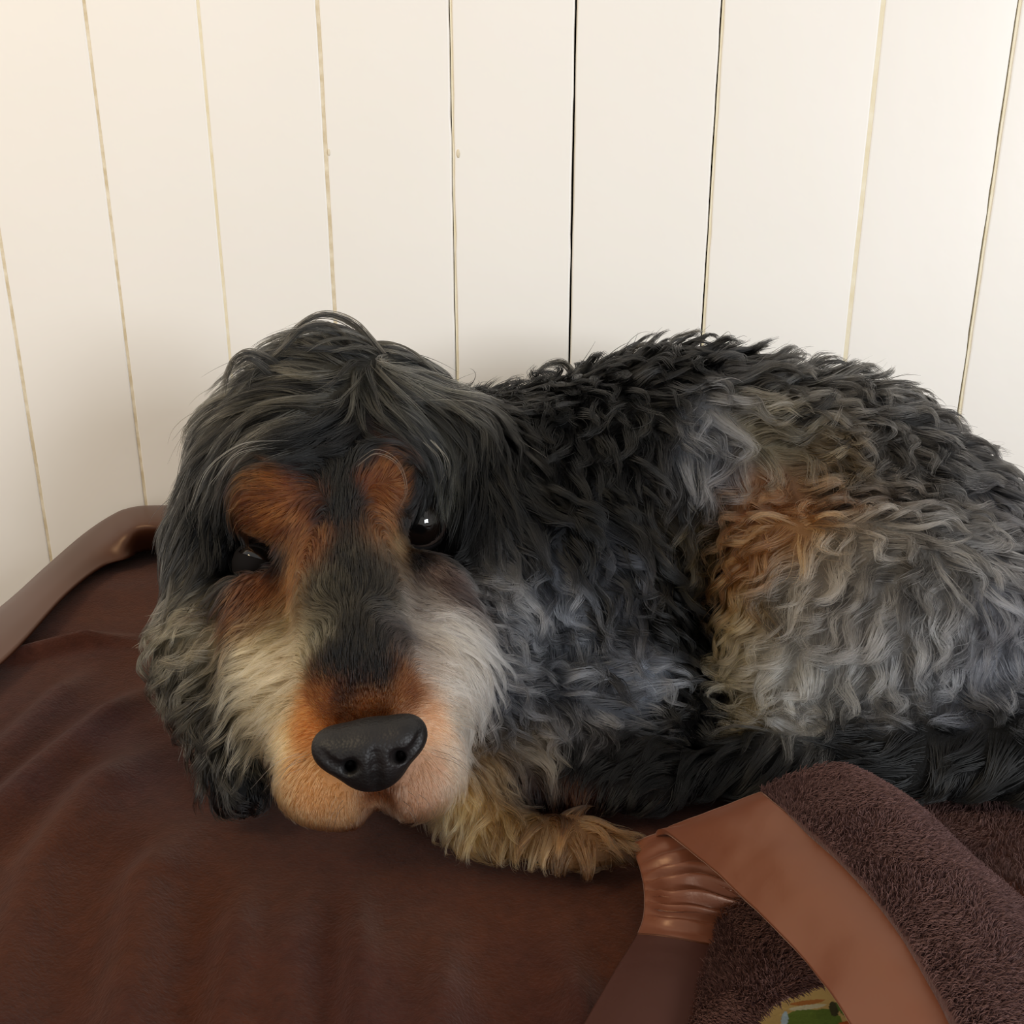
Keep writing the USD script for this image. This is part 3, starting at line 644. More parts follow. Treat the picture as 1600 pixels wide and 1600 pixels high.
# ------------------------------------------------------------------ coat: what grows where
# groom: pixel u v | comb direction du dv | length px | lift | curl px | curl turns | strand width px | density
G = np.array([
    # crown and forehead: parted in the middle, combed out and down
    (510, 520, -1, .35, 140, .16, 10, .6, 1.3, 1.0), (430, 570, -1, .6, 140, .12, 10, .6, 1.3, 1.0), (580, 545, -.7, .2, 130, .2, 10, .6, 1.3, 1.0), (640, 550, .8, .5, 120, .15, 8, .6, 1.3, 1.0),
    (560, 620, .2, .8, 100, .10, 6, .5, 1.2, 1.0), (480, 620, -1, .25, 150, .14, 8, .5, 1.2, 1.0), (400, 630, -1, .5, 150, .12, 8, .5, 1.2, 1.0), (640, 610, 1, .25, 140, .14, 8, .5, 1.2, 1.0),
    (700, 650, .7, .8, 140, .10, 8, .5, 1.2, 1.0), (600, 650, .8, .3, 120, .12, 8, .5, 1.2, 1.0), (530, 670, -.4, .6, 70, .08, 4, .5, 1.1, 1.0), (450, 690, -1, .5, 120, .10, 6, .5, 1.2, 1.0),
    (340, 680, -.5, 1, 150, .10, 8, .6, 1.2, 1.0), (360, 740, -.6, 1, 120, .10, 6, .5, 1.2, 1.0), (290, 760, -.15, 1, 150, .10, 8, .6, 1.2, 1.0), (640, 690, .9, .5, 90, .12, 6, .5, 1.2, 1.0), (690, 730, .4, 1, 110, .10, 6, .5, 1.2, 1.0),
    (740, 720, .25, 1, 140, .10, 8, .6, 1.2, 1.0), (760, 800, .1, 1, 120, .10, 8, .6, 1.2, 1.0), (320, 850, .1, 1, 110, .08, 8, .6, 1.2, 1.0), (270, 850, 0, 1, 130, .10, 8, .7, 1.2, 1.0),
    # brows, eye surrounds, stop
    (420, 760, -.7, -.1, 26, .14, 1, .3, .75, 2.4), (430, 810, -.6, .3, 22, .14, 1, .3, .75, 2.4), (480, 800, -.2, .8, 22, .14, 1, .3, .75, 2.4), (597, 730, .2, -.6, 22, .14, 1, .3, .75, 2.4), (600, 780, .6, .5, 20, .14, 1, .3, .75, 2.4),
    (540, 760, 0, -1, 26, .2, 1, .3, .9, 1.6), (535, 830, 0, -1, 24, .22, 1, .3, .9, 1.6), (370, 850, -.6, .5, 22, .1, 1, .3, .9, 1.2), (640, 850, -.2, 1, 12, .1, 0, .3, .8, 1.6), (700, 860, .5, .8, 20, .1, 1, .3, .9, 1.4), (450, 890, .1, .9, 18, .15, 1, .3, .8, 1.6), (400, 930, -.3, 1, 26, .15, 2, .3, .9, 1.4),
    (715, 800, .3, 1, 40, .1, 2, .3, .9, 1.2), (650, 770, .4, -.5, 22, .1, 2, .3, .9, 1.2), (350, 810, -.5, .8, 40, .1, 2, .3, .9, 1.2),
    # bridge and muzzle
    (540, 900, 0, -1, 26, .25, 1, .3, .8, 1.8), (545, 980, 0, -1, 28, .25, 1, .3, .8, 1.8), (500, 960, -.8, -.2, 30, .25, 2, .3, .8, 1.8), (600, 960, .8, -.2, 30, .25, 2, .3, .8, 1.8), (560, 1050, 0, -1, 20, .25, 1, .3, .8, 2.0),
    (570, 1110, 0, -1, 10, .25, 0, .3, .8, 2.2), (500, 1110, -.6, -.3, 10, .2, 0, .3, .8, 2.2), (640, 1100, .6, -.3, 10, .2, 0, .3, .8, 2.2), (460, 1150, -.8, .4, 14, .2, 0, .3, .8, 2.2), (690, 1150, .8, .4, 14, .2, 0, .3, .8, 2.2),
    (500, 1250, -.2, 1, 12, .2, 0, .3, .8, 2.2), (560, 1265, .4, 1, 12, .2, 0, .3, .8, 2.2), (620, 1260, -.4, 1, 12, .2, 0, .3, .8, 2.2), (670, 1240, .3, 1, 12, .2, 0, .3, .8, 2.2),
    # cheek fringes
    (440, 1000, -.6, .5, 50, .18, 5, .5, 1.0, 1.4), (400, 1040, -.8, .6, 80, .22, 10, .5, 1.1, 1.3), (420, 1100, -.9, .5, 85, .2, 10, .5, 1.1, 1.3), (430, 1160, -.7, .7, 60, .2, 6, .4, 1.1, 1.4), (380, 990, -.5, .8, 60, .15, 8, .6, 1.1, 1.2),
    (660, 980, .7, .2, 60, .18, 5, .5, 1.0, 1.4), (720, 1000, .8, .5, 75, .2, 8, .5, 1.1, 1.3), (730, 1060, 1, .4, 80, .2, 8, .5, 1.1, 1.3), (720, 1120, .9, .5, 80, .2, 8, .5, 1.1, 1.3), (700, 1190, .6, .8, 55, .2, 6, .4, 1.1, 1.3),
    # ear feathering
    (715, 770, .5, .8, 40, .1, 3, .3, 1.0, 1.2), (700, 790, .3, 1, 20, .1, 1, .3, .9, 1.2),
    (290, 950, -.2, 1, 80, .2, 16, 1.2, 1.2, .9), (265, 1030, -.3, 1, 75, .25, 18, 1.4, 1.2, .9), (310, 1080, .0, 1, 75, .25, 18, 1.4, 1.2, .9), (330, 1150, .1, 1, 75, .2, 16, 1.3, 1.2, .9), (370, 1240, .1, 1, 75, .15, 12, 1.2, 1.2, .9),
    (775, 880, .1, 1, 75, .25, 18, 1.4, 1.2, .9), (785, 980, .2, 1, 75, .25, 18, 1.4, 1.2, .9), (780, 1080, .2, 1, 70, .25, 18, 1.4, 1.2, .9),
    # neck, shoulder, back
    (800, 620, .2, 1, 75, .25, 12, 1.1, 1.3, .8), (840, 720, .3, 1, 80, .2, 12, 1.1, 1.3, .8), (880, 850, .2, 1, 80, .22, 16, 1.2, 1.3, .8), (850, 950, .2, 1, 80, .25, 18, 1.4, 1.3, .8), (930, 950, .3, 1, 80, .25, 18, 1.4, 1.3, .8),
    (900, 590, .3, .9, 70, .35, 14, 1.1, 1.3, .8), (1000, 570, .4, .8, 70, .4, 14, 1.1, 1.3, .8), (1120, 560, .5, .7, 75, .4, 14, 1.1, 1.3, .8), (1240, 590, .6, .7, 70, .35, 16, 1.2, 1.3, .8), (1380, 640, .7, .7, 65, .3, 16, 1.2, 1.3, .8), (1500, 720, .7, .9, 60, .22, 14, 1.2, 1.3, .8),
    (980, 700, .3, 1, 80, .25, 15, 1.2, 1.3, .8), (1100, 700, .4, 1, 80, .28, 16, 1.2, 1.3, .8), (1220, 700, .5, .8, 75, .28, 17, 1.3, 1.3, .8), (1350, 740, .5, .8, 70, .28, 17, 1.3, 1.3, .8), (1480, 800, .3, 1, 70, .25, 16, 1.3, 1.3, .8), (1020, 830, .2, 1, 80, .25, 15, 1.2, 1.3, .8),
    (930, 1060, .6, .6, 80, .25, 16, 1.2, 1.3, .8), (1010, 1080, .6, .7, 55, .25, 14, 1.1, 1.3, .8), (860, 1120, .5, .8, 75, .2, 14, 1.2, 1.3, .8),
    # thigh
    (1180, 800, -.4, 1, 70, .3, 16, 1.3, 1.3, .8), (1280, 800, .4, .8, 70, .25, 14, 1.2, 1.3, .8), (1150, 900, -.35, 1, 70, .3, 18, 1.4, 1.3, .8), (1240, 900, -.3, 1, 75, .28, 18, 1.4, 1.3, .8), (1350, 900, .1, 1, 80, .25, 18, 1.4, 1.3, .8),
    (1150, 1010, -.2, 1, 70, .3, 18, 1.5, 1.3, .8), (1250, 1010, -.2, 1, 80, .28, 18, 1.5, 1.3, .8), (1370, 1020, -.1, 1, 85, .25, 18, 1.4, 1.3, .8), (1500, 950, -.1, 1, 85, .22, 16, 1.3, 1.3, .8), (1570, 1050, -.2, 1, 85, .2, 16, 1.3, 1.3, .8),
    (1180, 1100, -.2, 1, 50, .25, 18, 1.5, 1.3, .8), (1270, 1120, -.2, 1, 50, .25, 18, 1.5, 1.3, .8), (1400, 1120, -.3, 1, 48, .2, 16, 1.3, 1.3, .8), (1520, 1120, -.4, 1, 48, .2, 14, 1.2, 1.3, .8),
    # foreleg and paw
    (830, 1170, .5, .7, 55, .15, 6, .8, 1.2, 2.2), (760, 1220, -.1, 1, 60, .18, 8, .8, 1.2, 2.2), (720, 1290, -.2, 1, 70, .18, 8, .7, 1.2, 2.2), (770, 1320, .3, 1, 65, .18, 8, .7, 1.2, 2.2), (850, 1320, .3, 1, 60, .2, 8, .7, 1.2, 2.2), (920, 1320, .4, .9, 60, .2, 8, .7, 1.2, 2.2), (980, 1340, .9, .4, 45, .2, 6, .6, 1.1, 2.2),
    # hock and tail
    (1580, 1195, -.9, .35, 80, .12, 6, .6, 1.3, .9), (1500, 1190, -.9, .35, 85, .12, 6, .6, 1.3, .9), (1420, 1195, -1, .3, 90, .12, 6, .6, 1.3, .9), (1340, 1195, -1, .25, 100, .12, 6, .5, 1.3, .9), (1250, 1200, -1, .2, 110, .12, 6, .5, 1.3, .9), (1190, 1195, -1, .25, 110, .12, 6, .5, 1.3, .9), (1130, 1210, -1, .3, 110, .12, 6, .5, 1.3, .9), (1060, 1215, -1, .35, 80, .12, 6, .5, 1.3, .9), (950, 1200, -.6, .7, 50, .1, 4, .5, 1.2, .9), (890, 1195, -.3, .9, 45, .1, 4, .5, 1.2, .9),
])
# colour of the coat: pixel u v | dark strand | light strand | share of light
BK, DG, GR, SV = (16, 16, 18), (38, 37, 37), (86, 84, 82), (165, 162, 160)
TN, TL, CR = (118, 60, 24), (160, 94, 44), (196, 178, 146)
CO = [
    (510, 510, BK, (120, 118, 110), .22), (430, 570, BK, (110, 108, 98), .2), (600, 540, BK, (110, 108, 100), .2), (480, 610, BK, (125, 120, 105), .3), (400, 620, BK, (115, 110, 98), .28), (620, 600, BK, (125, 120, 105), .3), (690, 620, BK, (105, 102, 95), .2),
    (330, 690, BK, (105, 102, 95), .2), (280, 780, BK, (95, 92, 84), .2), (260, 860, BK, (95, 92, 84), .25), (740, 720, BK, (90, 88, 85), .14), (760, 790, BK, (85, 85, 85), .14), (540, 660, BK, DG, .2), (450, 690, BK, (110, 105, 95), .2), (380, 700, BK, (110, 105, 95), .2), (340, 770, BK, DG, .2),
    (640, 670, BK, (100, 98, 92), .2), (690, 710, BK, (185, 178, 150), .3), (530, 740, BK, DG, .2), (545, 800, BK, (55, 52, 55), .4), (540, 720, BK, DG, .1), (335, 830, BK, BK, .1), (355, 870, BK, BK, .1), (690, 760, BK, BK, .1), (720, 830, BK, DG, .2), (730, 880, BK, DG, .2), (710, 900, (52, 38, 36), (80, 60, 56), .4),
    # tan brows
    (400, 780, TN, TL, .4), (450, 770, TN, TL, .45), (420, 820, TN, TL, .5), (470, 820, TN, TL, .3), (480, 860, TN, TL, .3), (490, 780, (80, 46, 24), TN, .4), (400, 750, (95, 62, 34), TL, .4), (600, 735, TN, TL, .4), (600, 780, TN, TL, .35), (580, 760, TN, TL, .3), (620, 765, TN, TL, .4), (600, 700, (70, 45, 25), TL, .3),
    (512, 715, BK, DG, .1), (522, 760, BK, DG, .1), (530, 800, BK, DG, .2), (548, 770, BK, DG, .2), (560, 720, BK, DG, .1), (500, 720, BK, DG, .1), (560, 690, BK, DG, .1), (430, 715, BK, DG, .2), (360, 760, BK, DG, .15), (640, 720, BK, DG, .1), (648, 770, BK, DG, .1), (625, 690, BK, DG, .1),
    (400, 868, BK, BK, 0), (430, 875, BK, (60, 34, 18), .2), (365, 860, BK, BK, 0), (668, 818, BK, BK, 0), (640, 800, BK, (60, 45, 30), .1), (700, 840, BK, (60, 45, 40), .2), (660, 870, BK, (50, 40, 40), .3), (625, 850, (110, 80, 50), (150, 120, 85), .5), (620, 880, (100, 76, 54), (140, 115, 90), .5), (600, 820, (90, 60, 34), TL, .4),
    (680, 900, (70, 52, 46), (120, 96, 84), .4), (400, 920, (84, 48, 22), TN, .4), (450, 900, (110, 68, 34), TL, .5), (370, 940, (60, 36, 20), TN, .3), (460, 940, (110, 84, 50), (160, 130, 90), .5), (420, 960, (100, 62, 32), (160, 120, 76), .4), (345, 920, BK, (50, 44, 36), .3),
    # bridge
    (540, 870, (38, 34, 29), (76, 69, 58), .4), (540, 930, (40, 36, 30), (84, 76, 62), .4), (560, 1000, (32, 28, 24), (68, 61, 50), .35), (500, 930, (44, 40, 32), (102, 92, 72), .5), (600, 920, (44, 40, 36), (104, 96, 84), .4), (490, 990, (44, 42, 36), (104, 98, 80), .5), (620, 990, (44, 40, 40), (110, 100, 96), .4), (555, 1050, (20, 18, 17), (40, 36, 32), .3), (520, 1040, (30, 26, 22), (64, 54, 42), .3), (595, 1045, (28, 24, 24), (60, 52, 48), .3), (540, 1075, (40, 26, 18), TN, .2),
    # cheeks
    (440, 990, (110, 96, 66), (180, 160, 120), .6), (400, 1040, (140, 122, 86), CR, .65), (430, 1100, (150, 128, 88), CR, .65), (400, 1120, (140, 124, 90), CR, .6), (430, 1170, (150, 120, 78), (200, 172, 128), .6), (450, 1050, (150, 116, 72), CR, .6), (470, 1010, (104, 92, 66), (160, 144, 112), .5),
    (660, 970, (120, 108, 100), (190, 180, 170), .6), (710, 990, (140, 130, 122), (205, 198, 190), .65), (730, 1060, (150, 138, 128), (208, 200, 190), .65), (720, 1120, (150, 134, 120), (205, 195, 182), .65), (700, 1050, (160, 140, 124), (208, 196, 182), .6), (680, 1020, (130, 112, 98), (190, 178, 166), .6), (650, 930, (96, 84, 74), (150, 138, 128), .5), (715, 1190, (150, 120, 96), (196, 176, 156), .5),
    # muzzle tip
    (500, 1090, TN, TL, .5), (570, 1100, (120, 70, 36), TL, .35), (640, 1080, (124, 72, 40), TL, .4), (480, 1140, (150, 92, 46), TL, .6), (470, 1200, (168, 112, 62), (196, 142, 90), .5), (500, 1250, (170, 112, 62), (200, 146, 96), .5), (540, 1275, (160, 112, 70), (200, 150, 104), .5), (680, 1130, (156, 110, 78), (192, 150, 118), .5), (680, 1200, (166, 120, 90), (200, 156, 126), .5), (640, 1250, (166, 118, 88), (200, 156, 126), .5), (600, 1262, (160, 118, 88), (196, 156, 124), .5), (580, 1280, (90, 60, 44), TN, .4), (590, 1235, (90, 60, 44), TN, .4),
    # ear feathering on the left of the picture
    (300, 940, (74, 66, 52), (186, 172, 142), .45), (320, 1010, (78, 68, 54), (190, 174, 144), .5), (240, 940, (40, 38, 33), (110, 104, 90), .25), (265, 1000, (50, 46, 38), (140, 130, 108), .35), (260, 960, (46, 43, 36), (140, 130, 110), .3), (245, 1040, (34, 32, 27), (110, 105, 90), .25), (290, 1090, (36, 33, 28), (120, 112, 94), .25), (330, 1160, (28, 26, 23), (90, 85, 72), .2), (350, 1090, (34, 30, 25), (120, 110, 92), .2), (335, 1050, (40, 36, 30), (130, 120, 100), .3), (300, 900, (46, 44, 40), (120, 112, 98), .35), (390, 1230, BK, DG, .1), (370, 1270, BK, DG, .1), (350, 1210, BK, (90, 86, 78), .2),
    (770, 850, (52, 52, 54), (170, 168, 168), .4), (790, 920, (50, 50, 54), (172, 170, 170), .45), (740, 900, (52, 50, 50), (180, 175, 172), .4), (800, 1000, (46, 47, 52), (150, 152, 158), .4), (790, 1090, (40, 41, 46), (130, 132, 140), .35),
    # neck and body
    (780, 620, BK, (60, 58, 56), .15), (850, 600, BK, (56, 54, 52), .15), (830, 700, BK, (44, 44, 48), .15), (880, 760, BK, (48, 48, 52), .15), (900, 850, BK, (70, 74, 84), .2), (860, 900, (40, 42, 48), (140, 144, 154), .35), (960, 900, BK, (90, 92, 100), .25), (880, 980, (44, 45, 50), (140, 144, 152), .4), (960, 980, (34, 34, 38), (112, 114, 122), .3), (940, 1060, (48, 48, 52), (150, 154, 164), .4), (1010, 1070, (64, 66, 72), (176, 182, 194), .5), (1050, 1100, BK, (60, 60, 64), .2), (860, 1080, (40, 41, 46), (130, 132, 140), .35), (900, 1140, (60, 58, 58), (150, 146, 146), .4),
    (950, 580, BK, (70, 66, 62), .15), (1050, 560, BK, (70, 66, 62), .15), (1130, 560, BK, (70, 68, 66), .18), (1000, 660, BK, (80, 76, 68), .2), (960, 760, BK, (66, 64, 64), .2), (1050, 770, (24, 23, 24), (84, 80, 78), .25), (1110, 680, (50, 50, 52), (160, 162, 168), .4), (1090, 740, (44, 44, 46), (150, 152, 158), .4), (1090, 820, (50, 42, 28), (130, 112, 76), .4), (1060, 880, (30, 27, 22), (84, 72, 50), .25), (1040, 960, BK, (70, 60, 40), .15), (1080, 1000, BK, BK, .1), (1075, 920, BK, DG, .1), (1090, 1060, BK, BK, .1), (1085, 1130, BK, BK, .1), (1120, 1140, BK, BK, .1), (1110, 1100, BK, BK, .1), (1115, 1040, BK, BK, .1), (1150, 1150, BK, BK, .1), (1400, 1165, BK, DG, .1), (1500, 1155, BK, DG, .1), (1580, 1145, BK, DG, .1), (900, 1190, BK, (50, 34, 28), .1), (960, 1200, BK, (50, 34, 28), .1),
    (1210, 580, (30, 29, 28), (100, 98, 94), .3), (1200, 680, (56, 52, 44), (170, 158, 132), .4), (1270, 650, (36, 35, 34), (110, 106, 100), .3), (1300, 700, (58, 48, 36), (150, 128, 96), .4), (1380, 640, (34, 33, 32), (104, 102, 100), .3), (1400, 720, (46, 44, 42), (128, 122, 116), .35), (1480, 700, (32, 31, 31), (96, 94, 92), .3), (1560, 790, (36, 36, 38), (100, 98, 100), .3), (1450, 790, (42, 40, 38), (112, 108, 104), .3), (1340, 770, (54, 48, 44), (132, 120, 110), .35),
    # thigh
    (1200, 790, (104, 62, 38), (186, 136, 96), .45), (1240, 830, (108, 66, 36), (190, 142, 92), .5), (1156, 870, (108, 64, 32), (186, 132, 78), .5), (1190, 840, (96, 60, 34), (170, 122, 76), .45), (1300, 850, (82, 74, 66), (172, 160, 144), .5), (1400, 870, (72, 68, 64), (150, 144, 136), .45), (1500, 880, (70, 68, 66), (142, 138, 134), .4), (1162, 950, (96, 72, 44), (190, 164, 120), .5), (1230, 930, (88, 80, 70), (190, 180, 166), .5), (1330, 960, (80, 76, 72), (176, 170, 164), .5), (1450, 970, (78, 76, 76), (164, 162, 160), .45), (1560, 960, (74, 74, 78), (150, 150, 156), .4),
    (1160, 1040, (96, 86, 68), (190, 176, 146), .5), (1220, 1040, (92, 88, 82), (205, 200, 190), .55), (1330, 1060, (82, 80, 78), (180, 178, 174), .5), (1450, 1070, (76, 76, 78), (160, 160, 162), .45), (1560, 1060, (76, 77, 82), (158, 160, 168), .45), (1170, 1120, (84, 74, 56), (176, 160, 128), .45), (1260, 1130, (92, 90, 88), (205, 204, 202), .55), (1380, 1120, (66, 65, 66), (150, 150, 152), .4), (1500, 1120, (52, 52, 56), (120, 122, 130), .35),
    # hock, tail
    (1340, 1165, BK, (60, 54, 50), .2), (1450, 1180, BK, DG, .12), (1550, 1190, BK, DG, .12), (1350, 1200, BK, DG, .12), (1200, 1200, BK, (54, 44, 40), .15), (1080, 1210, BK, (40, 36, 34), .15),
    # foreleg and paw
    (840, 1165, (76, 66, 56), (158, 144, 126), .45), (760, 1210, (92, 70, 46), (166, 136, 100), .45), (720, 1260, (128, 96, 58), (194, 162, 112), .5), (730, 1320, (128, 94, 52), (200, 166, 110), .5), (790, 1335, (112, 78, 42), (184, 146, 94), .5), (870, 1330, (96, 64, 36), (170, 126, 82), .45), (930, 1300, (90, 58, 30), (160, 112, 66), .4), (980, 1340, (84, 54, 28), (150, 104, 60), .35), (840, 1260, (40, 22, 18), (80, 56, 44), .3), (820, 1230, (40, 24, 18), (74, 52, 40), .3), (900, 1250, (34, 20, 16), TN, .3),
]
gp = hit(G[:, 0], G[:, 1]); gt = cKDTree(gp)
cp = hit([c[0] for c in CO], [c[1] for c in CO]); ct = cKDTree(cp)
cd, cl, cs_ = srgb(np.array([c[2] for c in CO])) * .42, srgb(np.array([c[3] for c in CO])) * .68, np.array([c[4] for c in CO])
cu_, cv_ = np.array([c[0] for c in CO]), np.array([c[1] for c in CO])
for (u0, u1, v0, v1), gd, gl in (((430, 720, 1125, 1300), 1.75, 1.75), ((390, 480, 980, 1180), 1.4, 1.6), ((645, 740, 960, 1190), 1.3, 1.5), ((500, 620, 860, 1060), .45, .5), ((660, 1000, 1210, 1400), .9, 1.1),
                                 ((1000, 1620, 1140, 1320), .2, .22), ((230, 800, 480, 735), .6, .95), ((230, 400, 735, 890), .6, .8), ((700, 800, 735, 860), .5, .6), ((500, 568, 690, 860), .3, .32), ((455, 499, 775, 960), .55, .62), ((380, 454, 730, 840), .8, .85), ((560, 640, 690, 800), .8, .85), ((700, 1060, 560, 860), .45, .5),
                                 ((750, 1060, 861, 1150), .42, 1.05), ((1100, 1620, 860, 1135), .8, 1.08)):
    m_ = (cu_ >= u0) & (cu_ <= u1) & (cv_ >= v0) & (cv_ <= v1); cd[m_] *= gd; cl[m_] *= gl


def idw(tree, p, k, power):
    d, i = tree.query(p, k=k)
    w = 1 / (d + .002) ** power
    return i, w / w.sum(1, keepdims=True)


def groom(p):
    i, w = idw(gt, p, 5, 2.5)
    return (G[i][:, :, 2:] * w[..., None]).sum(1)


def coat_colour(p, power=4):
    i, w = idw(ct, p, 4, power)
    return (cd[i] * w[..., None]).sum(1), (cl[i] * w[..., None]).sum(1), (cs_[i] * w).sum(1)


def comb(p, n, g, twist):
    """comb direction in the tangent plane"""
    d = np.stack([g[:, 0], g[:, 1], np.zeros(len(g))], -1)
    d -= n * (d * n).sum(1, keepdims=True)
    d /= np.linalg.norm(d, axis=1, keepdims=True) + 1e-9
    b = np.cross(n, d)
    return d * np.cos(twist)[:, None] + b * np.sin(twist)[:, None]


# roots on the skin
tri = V[FC]
fn = np.cross(tri[:, 1] - tri[:, 0], tri[:, 2] - tri[:, 0]); fa = np.linalg.norm(fn, axis=1) / 2; fn /= 2 * fa[:, None] + 1e-15
fcen = tri.mean(1)
facing = -(fn * fcen).sum(1) / np.linalg.norm(fcen, axis=1)
seen = np.clip((facing + .45) / .5, 0.04, 1)
fg = groom(fcen)
def seat_eye(u, v, rpx, sink):
    """An eyeball seated in the skin at a measured pixel: centre, radius, outward axis."""
    p = hit([u], [v])[0]
    n = grad(dog, p[None], .006)[0] * .5 - p / np.linalg.norm(p) * .5; n /= np.linalg.norm(n)
    r = px(rpx, p[2] / K)
    return p - n * r * sink, r, n
EYES = [seat_eye(666, 817, 46, .50), seat_eye(398, 872, 40, .42)]
NOSE = C(577, 1186, .385)
okf = np.ones(len(fcen))
for c, r, n in EYES:
    okf *= np.linalg.norm(fcen - c, axis=1) > r * 1.18
okf *= np.linalg.norm((fcen - NOSE) / np.array([px(76, .385), px(50, .385), px(80, .385)]), axis=1) > 1


def roots(n, weight):
    w = fa * weight * okf
    cdf = np.cumsum(w / w.sum())
    k = np.searchsorted(cdf, rng.random(n))
    k = np.minimum(k, len(fa) - 1)
    a, b = rng.random((2, n)); s = a + b > 1; a[s], b[s] = 1 - a[s], 1 - b[s]
    t = tri[k]
    return t[:, 0] + a[:, None] * (t[:, 1] - t[:, 0]) + b[:, None] * (t[:, 2] - t[:, 0])


def grow(n_clumps, n_strands, weight, npt, clumpy, name, label, wscale=1.0, twist_amp=1.1):
    c = roots(n_clumps, weight)
    g = groom(c)
    unit = c[:, 2] / F                                   # one pixel in metres at that depth
    Lc = g[:, 2] * unit * rng.uniform(.75, 1.2, n_clumps)
    nrm = grad(dog, c)
    tw = (meshkit.noise(c * 38, 3) - .5) * 2 * twist_amp * np.clip(g[:, 4] / 12, 0, 1) + rng.normal(0, .18, n_clumps) * np.clip(g[:, 2] / 60, .3, 1)
    p = c.copy(); path = [c]; frames = []
    s = np.linspace(0, 1, npt)
    for k in range(npt - 1):
        gg = groom(p)
        d = comb(p, nrm, gg, tw)
        frames.append((d, nrm))
        p = p + d * (Lc / (npt - 1))[:, None]
        h = g[:, 3] * Lc * (1 - (1 - s[k + 1]) ** 2) * .8 + unit * 2
        nrm = grad(dog, p)
        p = p + (h - dog(p))[:, None] * nrm
        path.append(p)
    frames.append(frames[-1])
    path = np.stack(path, 1)
    # curl
    ph = rng.uniform(0, 2 * np.pi, n_clumps); turn = g[:, 5] * rng.uniform(.5, 1.0, n_clumps); amp = g[:, 4] * unit * rng.uniform(.7, 1.6, n_clumps)
    sgn = np.where(rng.random(n_clumps) < .5, -1, 1)
    for k in range(npt):
        d, nn = frames[k]; b = np.cross(nn, d)
        a = amp * s[k] ** .8
        path[:, k] += (a * (np.sin(2 * np.pi * turn * s[k] + ph) - np.sin(ph) * (1 - s[k])))[:, None] * b * sgn[:, None] + (a * .55 * (np.cos(2 * np.pi * turn * s[k] + ph) + .6))[:, None] * nn
    r = roots(n_strands, weight)
    _, ci = cKDTree(c).query(r)
    gs = groom(r)
    off = r - c[ci]
    far = np.linalg.norm(off, axis=1)
    cl_ = clumpy * np.clip(gs[:, 2] / 40, .15, 1) * rng.uniform(.75, 1.05, n_strands)
    base = path[ci]
    lf = rng.uniform(.72, 1.0, n_strands)
    # resample a shorter length of the lock
    x = s[None] * lf[:, None] * (npt - 1)
    i0 = np.clip(x.astype(int), 0, npt - 2); fr = (x - i0)[..., None]
    ar = np.arange(n_strands)[:, None]
    base = base[ar, i0] * (1 - fr) + base[ar, i0 + 1] * fr
    prof = 1 - cl_[:, None] * (s[None] ** .8)
    pts = base + off[:, None] * prof[..., None]
    fly = rng.random(n_strands) < .06
    jit = rng.normal(0, 1, (n_strands, 3)) * (r[:, 2:] / F) * np.where(fly, 9, 1.6)[:, None] * np.clip(gs[:, 2:3] / 70, .25, 1.3)
    pts += jit[:, None] * (s[None, :, None] ** 1.3)
    w = (gs[:, 6] * r[:, 2] / F * wscale * rng.uniform(.7, 1.25, n_strands))[:, None] * np.array([(1 - .85 * x ** 1.6) for x in s])[None]
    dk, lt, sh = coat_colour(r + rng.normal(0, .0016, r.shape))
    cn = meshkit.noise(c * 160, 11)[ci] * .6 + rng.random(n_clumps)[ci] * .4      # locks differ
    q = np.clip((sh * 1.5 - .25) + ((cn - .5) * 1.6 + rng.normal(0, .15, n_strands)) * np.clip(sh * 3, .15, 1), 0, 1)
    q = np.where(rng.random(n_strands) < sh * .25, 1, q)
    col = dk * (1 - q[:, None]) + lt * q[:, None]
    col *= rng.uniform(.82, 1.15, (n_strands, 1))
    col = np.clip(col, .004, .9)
    pw = W(pts); pw[..., 2] = np.maximum(pw[..., 2], BED + .0004 + .002 * rng.random((n_strands, 1)))      # what reaches the blanket lies on it
    return curves(name, pw, w, L + 'fur', dog_prim, col, label=label, kind='stuff')


dog_prim = thing('dog', 'curly black, silver and tan spaniel-type dog lying curled on the brown blanket', 'dog')
vd, vl, vs = coat_colour(V)
vcol = (vd * (1 - vs[:, None] * .8) + vl * .8 * vs[:, None]) * .8
obj('body', (W(V), FC), L + 'undercoat', dog_prim, smooth=True, colors=vcol)
long_w = seen * fg[:, 9 - 2] * np.clip((fg[:, 2] - 34) / 20, 0, 1)
short_w = seen * fg[:, 9 - 2] * np.clip((54 - fg[:, 2]) / 20, 0, 1)
head_w = (fcen[:, 0] < C(800, 800, .55)[0]) * 1.0
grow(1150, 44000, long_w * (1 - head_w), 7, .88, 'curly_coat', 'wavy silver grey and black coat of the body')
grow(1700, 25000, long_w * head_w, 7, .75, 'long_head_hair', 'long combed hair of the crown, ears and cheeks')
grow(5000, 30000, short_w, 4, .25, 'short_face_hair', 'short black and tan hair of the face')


# ------------------------------------------------------------------ nose
def nose_block(p):
    d = E(578, 1160, .368, (81, 37, 52), -.17)(p)
    d = smin(d, E(582, 1190, .366, (54, 46, 40), -.12)(p), .008)
    d = smin(d, E(524, 1170, .366, (36, 30, 40), .5)(p), .005); d = smin(d, E(634, 1150, .366, (33, 30, 40), -.8)(p), .005)
    return d


